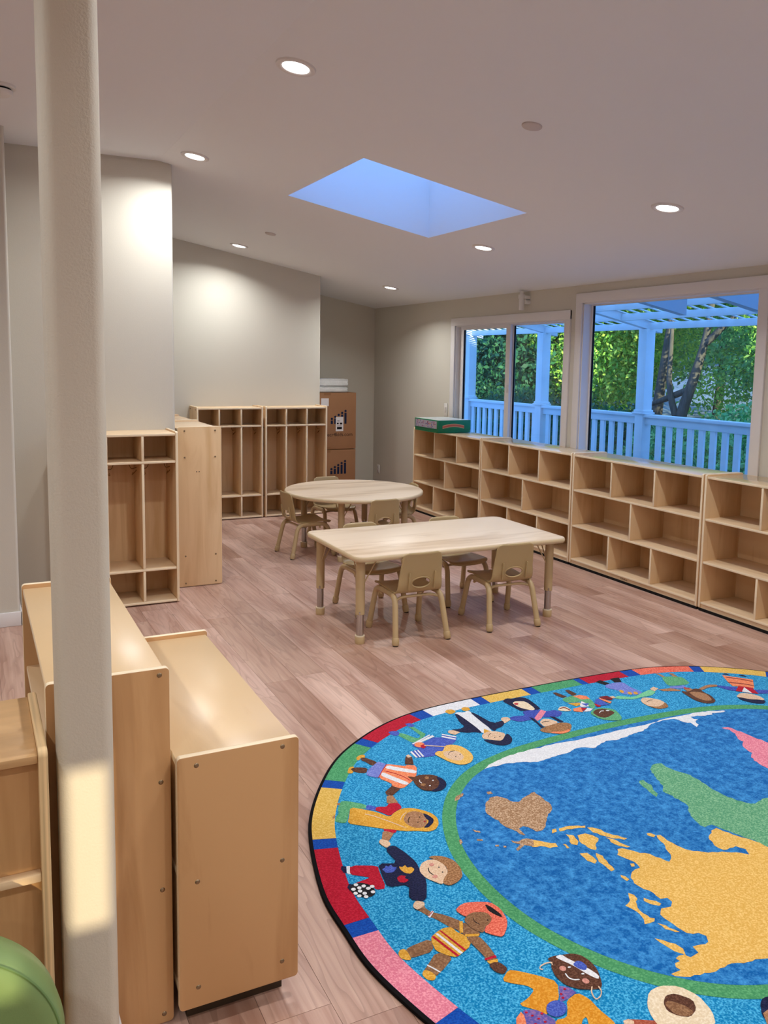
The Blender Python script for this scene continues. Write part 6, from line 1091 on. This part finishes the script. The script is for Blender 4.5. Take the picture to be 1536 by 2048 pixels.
while yy < 6.3:
    if all(abs(yy + 9 - p) > .13 for p in POSTS): obj('baluster', bal, rl, (0, yy, 0))
    yy += .18
pg = thing('pergola', 'white wooden pergola with posts, beams and lattice slats over the deck', 'pergola', (DX, 9, -.15))
for p in POSTS:
    po = box('post', WD, -.075, .075, p - 9 - .075, p - 9 + .075, 0, 2.345, pg, .006); MB().box(-.105, .105, p - 9 - .105, p - 9 + .105, 1.235, 1.26, .008).build('post_collar', WD, po, 40); MB().box(-.09, .09, p - 9 - .09, p - 9 + .09, 1.26, 1.29, .008).build('post_collar', WD, po, 40)
zp = lambda x: 2.34 - .2 * x                # underside of the sloping pergola roof (local), rising towards the house
for k in range(6): x = -k * .47; box('beam', WD, x - .022, x + .022, -5.3, 6.5, zp(x), zp(x) + .085, pg, .004)
for p in POSTS: MB().prism([(.22, zp(.22)), (.22, zp(.22) + .1), (-2.6, zp(-2.6) + .1), (-2.6, zp(-2.6))], p - 9 - .045, p - 9 + .045, 'Y').build('rafter', WD, pg)
sl = MB().prism([(.26, zp(.26) + .1), (.26, zp(.26) + .112), (-2.65, zp(-2.65) + .112), (-2.65, zp(-2.65) + .1)], -.02, .02, 'Y').mesh('slat', WD)
for k in range(58): obj('slat', sl, pg, (0, -5.3 + k * .2, 0))
ev = thing('eave', 'painted rafter tails of the roof eave above the windows', 'roof eave', (XW + .15, 7, 2.2)); EVM = mat('eave_in_shade', (176, 186, 200), .7)  # darker grey of the tails has their shade put into the colour
for k in (-3, -2, -1, 0): MB().prism([(0, .28), (1.36, .03), (1.36, .20), (0, .45)], k * .9 - .55 - .045, k * .9 - .55 + .045, 'Y').build('rafter_tail', EVM, ev)
# ------------------------------------------------------------------ trees and ground outside
gr = MB(); gx = [5.2, 8.5, 10, 13, 18, 26, 45]; gz = [-1.0, -1.0, -.9, -.3, .6, 2.2, 5.0]
rows = [[gr.bm.verts.new((x, y, z + .25 * math.sin(y * .7 + x))) for y in range(-12, 48, 3)] for x, z in zip(gx, gz)]
for a, b in zip(rows, rows[1:]):
    for k in range(len(a) - 1): gr.bm.faces.new((a[k], a[k + 1], b[k + 1], b[k]))
struct(gr.build('ground_hillside', mat('hill_ground', (150, 156, 168), .95, .1, var=.25, vscale=1.5), None, 60))
BARK = mat('bark', (92, 84, 78), .9, .1, var=.3, vscale=8, stretch=(4, 4, .7), bump=.4, bscale=20)
LEAF_A = leaf_mat('leaf_light', [(70, 140, 60), (150, 206, 80), (226, 244, 110), (110, 180, 80), (200, 226, 96)]); LEAF_B = leaf_mat('leaf_mid', [(50, 120, 84), (120, 196, 124), (190, 232, 150), (70, 150, 96), (150, 214, 130)]); LEAF_C = leaf_mat('leaf_dark', [(34, 84, 62), (54, 112, 78), (80, 136, 88), (42, 96, 66)])
def leaves(name, blobs, n, size, m, parent, droop=.3):
    bl = np.array(blobs, float); vol = bl[:, 3] * bl[:, 4] * bl[:, 5]; idx = RNG.choice(len(bl), n, p=vol / vol.sum()); d = RNG.normal(size=(n, 3)); d /= np.linalg.norm(d, axis=1)[:, None]
    rad = RNG.random(n) ** .45; c = bl[idx, :3] + d * rad[:, None] * bl[idx, 3:6]
    a = RNG.normal(size=(n, 3)); a[:, 2] -= droop; a /= np.linalg.norm(a, axis=1)[:, None]; q = np.cross(a, RNG.normal(size=(n, 3))); q /= np.linalg.norm(q, axis=1)[:, None]
    s = size * (.6 + .8 * RNG.random(n))[:, None]; nn = np.cross(a, q)
    V = np.stack([c - a * s, c + q * s * .5 + nn * s * .12, c + a * s, c - q * s * .5 + nn * s * .12], 1).reshape(-1, 3)
    me = bpy.data.meshes.new(name); me.vertices.add(4 * n); me.vertices.foreach_set('co', V.ravel()); me.loops.add(4 * n); me.loops.foreach_set('vertex_index', np.arange(4 * n)); me.polygons.add(n); me.polygons.foreach_set('loop_start', np.arange(n) * 4); me.polygons.foreach_set('loop_total', np.full(n, 4)); me.update(); me.validate(); me.materials.append(m)
    o = obj(name, me, parent); o['kind'] = 'stuff'; return o
def tree(label, base, limbs, blobs, n, size, m, rad=.13):
    t = thing('tree', label, 'tree', base, 0, 'trees beyond the deck')
    for i, l in enumerate(limbs): k = len(l); r0 = rad * (1 if i == 0 else .55); MB().tube(bez(l, 4), [r0 * (1 - .55 * j / (len(bez(l, 4)) - 1)) for j in range(len(bez(l, 4)))], 9).build('trunk' if i == 0 else 'branch', BARK, t, 60)
    leaves('foliage', blobs, n, size, m, t); return t
tree('forked tree with two diverging stems in the picture window', (12.0, 11.93, -.6), [[(0, 0, 0), (0, 0, 1.2), (.15, -.25, 2.2), (.2, -.42, 2.9), (.25, -.55, 4.4)], [(0, 0, 1.25), (-.1, .17, 1.9), (-.05, .2, 2.8), (.0, .25, 4.6)], [(.2, -.42, 2.75), (.3, -.9, 3.2), (.4, -1.4, 3.6)], [(.1, -.2, 1.9), (-.1, .5, 1.6), (-.2, .9, 1.45)]],
     [(.8, -.6, 5.0, 2.2, 2.2, 1.3), (1.5, -1.8, 3.4, 1.6, 1.6, 1.0), (1.2, 1.4, 4.2, 1.6, 1.6, 1.2), (.6, -2.6, 2.6, 1.2, 1.4, .8), (1.6, -.6, 2.3, .8, 1.6, .5), (2.2, .8, 1.6, .8, 1.3, .6), (2.0, -1.6, 1.5, .8, 1.2, .45)], 26000, .05, LEAF_A, .12)
tree('leaning tree left of the forked tree, behind the deck post', (12.6, 13.2, -.5), [[(0, 0, 0), (0, -.1, 1.3), (-.1, -.45, 2.9), (-.1, -.7, 4.8)]], [(.5, .6, 4.6, 2.0, 2.2, 1.4), (1.2, 1.8, 3.0, 1.6, 1.8, 1.2), (.8, 2.6, 1.9, 1.2, 1.5, .9)], 24000, .05, LEAF_A, .13)
tree('dark drooping evergreen seen through the sliding window', (12.5, 18.6, -.6), [[(0, 0, 0), (0, .1, 3), (0, 0, 7)]], [(0, 0, 3.4, 1.6, 3.0, 2.6), (-.6, -1.6, 2.0, 1.3, 1.6, 1.7), (-.5, 1.6, 1.8, 1.3, 1.8, 1.8), (0, 0, 5.6, 1.2, 2.2, 1.6)], 34000, .075, LEAF_C, .2)
tree('second dark evergreen behind the left pane of the sliding window', (13.5, 23.0, -.4), [[(0, 0, 0), (.1, 0, 3), (0, 0, 7)]], [(0, 0, 3.2, 1.6, 3.0, 2.8), (-.6, -1.8, 2.0, 1.3, 1.7, 1.7), (0, 1.6, 5.0, 1.3, 2.2, 1.8)], 26000, .08, LEAF_C, .2)
tree('bushy light green tree right of the sliding window', (13.0, 16.0, -.4), [[(0, 0, 0), (.1, .1, 2), (.2, -.1, 5)]], [(0, 0, 3.4, 1.6, 1.9, 1.6), (.2, -.6, 1.9, 1.4, 1.6, 1.3), (0, .4, 5.2, 1.6, 1.8, 1.3)], 34000, .052, LEAF_A, .1)
tree('broad mid green tree filling the back of the picture window', (17.0, 15.6, .3), [[(0, 0, 0), (.2, 0, 2), (0, .2, 5)]], [(0, 0, 3.0, 2.0, 3.0, 2.2), (0, 2.6, 2.6, 1.8, 2.2, 2.0), (0, -2.4, 2.4, 1.8, 2.2, 1.8), (0, 0, 5.6, 2.0, 3.5, 1.8)], 32000, .07, LEAF_B, .12)
tree('mid green tree at the right side of the picture window', (14.0, 11.0, -.1), [[(0, 0, 0), (-.1, .1, 1.8), (.2, -.6, 4.6)], [(-.1, .1, 1.9), (-.3, -.8, 3.2), (-.5, -1.3, 4.4)]], [(0, 0, 2.2, 1.5, 1.7, 1.3), (.3, -1.3, 3.2, 1.5, 1.6, 1.3), (.2, .6, 3.8, 1.4, 1.6, 1.2), (.2, -1.0, 1.4, 1.4, 1.7, .8)], 30000, .052, LEAF_B, .1)
tree('far tree line rising behind the deck', (24.0, 24.0, 2.0), [[(0, 0, 0), (0, 0, 3), (0, 0, 7)]], [(0, k * 3.4 - 12, 2.8 + (k % 3) * .9, 2.2, 2.6, 2.8) for k in range(9)], 30000, .15, LEAF_B, .25)
for k, (x, y, z, rx, ry, rz_, m_, l) in enumerate(((9.6, 9.4, -.7, .9, 1.3, .9, LEAF_B, 'low shrub below the rail at the left of the forked tree'), (9.9, 7.2, -.7, 1.0, 1.3, .95, LEAF_B, 'low shrub below the rail at the right of the picture window'), (10.0, 11.4, -.7, 1.0, 1.5, 1.0, LEAF_C, 'dark shrub below the rail between the two windows'), (10.2, 14.4, -.7, 1.0, 1.6, 1.1, LEAF_C, 'dark shrub below the rail in the sliding window'), (10.6, 17.2, -.7, 1.0, 1.6, 1.2, LEAF_C, 'dark shrub at the left end of the deck rail'), (10.8, 9.2, -.7, .9, 1.2, 1.05, LEAF_B, 'bluish shrub rising just above the rail in the picture window'))):
    s_ = thing('shrub', l, 'shrub', (x, y, z), 0, 'shrubs under the deck rail'); MB().tube([(0, 0, -.3), (0, .05, .6)], [.03, .015], 7).build('stem', BARK, s_, 60); leaves('foliage', [(0, 0, rz_ * .8, rx, ry, rz_)], 9000, .045, m_, s_)
tree('unseen tree added behind the house to shade the skylight from the low sun', (1.9, -12.0, -.8), [[(0, 0, 0), (.1, .1, 3), (-.9, 0, 7.2)]], [(-1.2, 0, 7.7, 2.0, 1.3, 1.5)], 12000, .3, LEAF_C, .2)  # unseen tree, placed only to block low sun from the skylight shaft
# unseen trees added to keep the low sun off the lower garden and pergola
for k, (x, y, hh) in enumerate(((5.6, -9, 6.6), (8.2, -9.2, 6.2), (11.2, -8.8, 4.6), (14.4, -9.2, 4.4))):
    tree(('tall unseen tree added for shade closest to the house behind the near corner', 'tall unseen tree added for shade in line with the deck railing', 'shorter unseen tree added for shade beyond the deck line', 'unseen tree added for shade farthest out in the row behind the near corner')[k], (x, y, -.8), [[(0, 0, 0), (0, .1, 2), (.1, 0, hh - 1)]], [(0, 0, hh * .55, 2.1, 1.4, hh * .45), (0, 0, hh * .8, 1.6, 1.4, hh * .2), (0, 0, 1.6, 1.9, 1.4, 1.8)], 9000, .3, LEAF_C, .2)
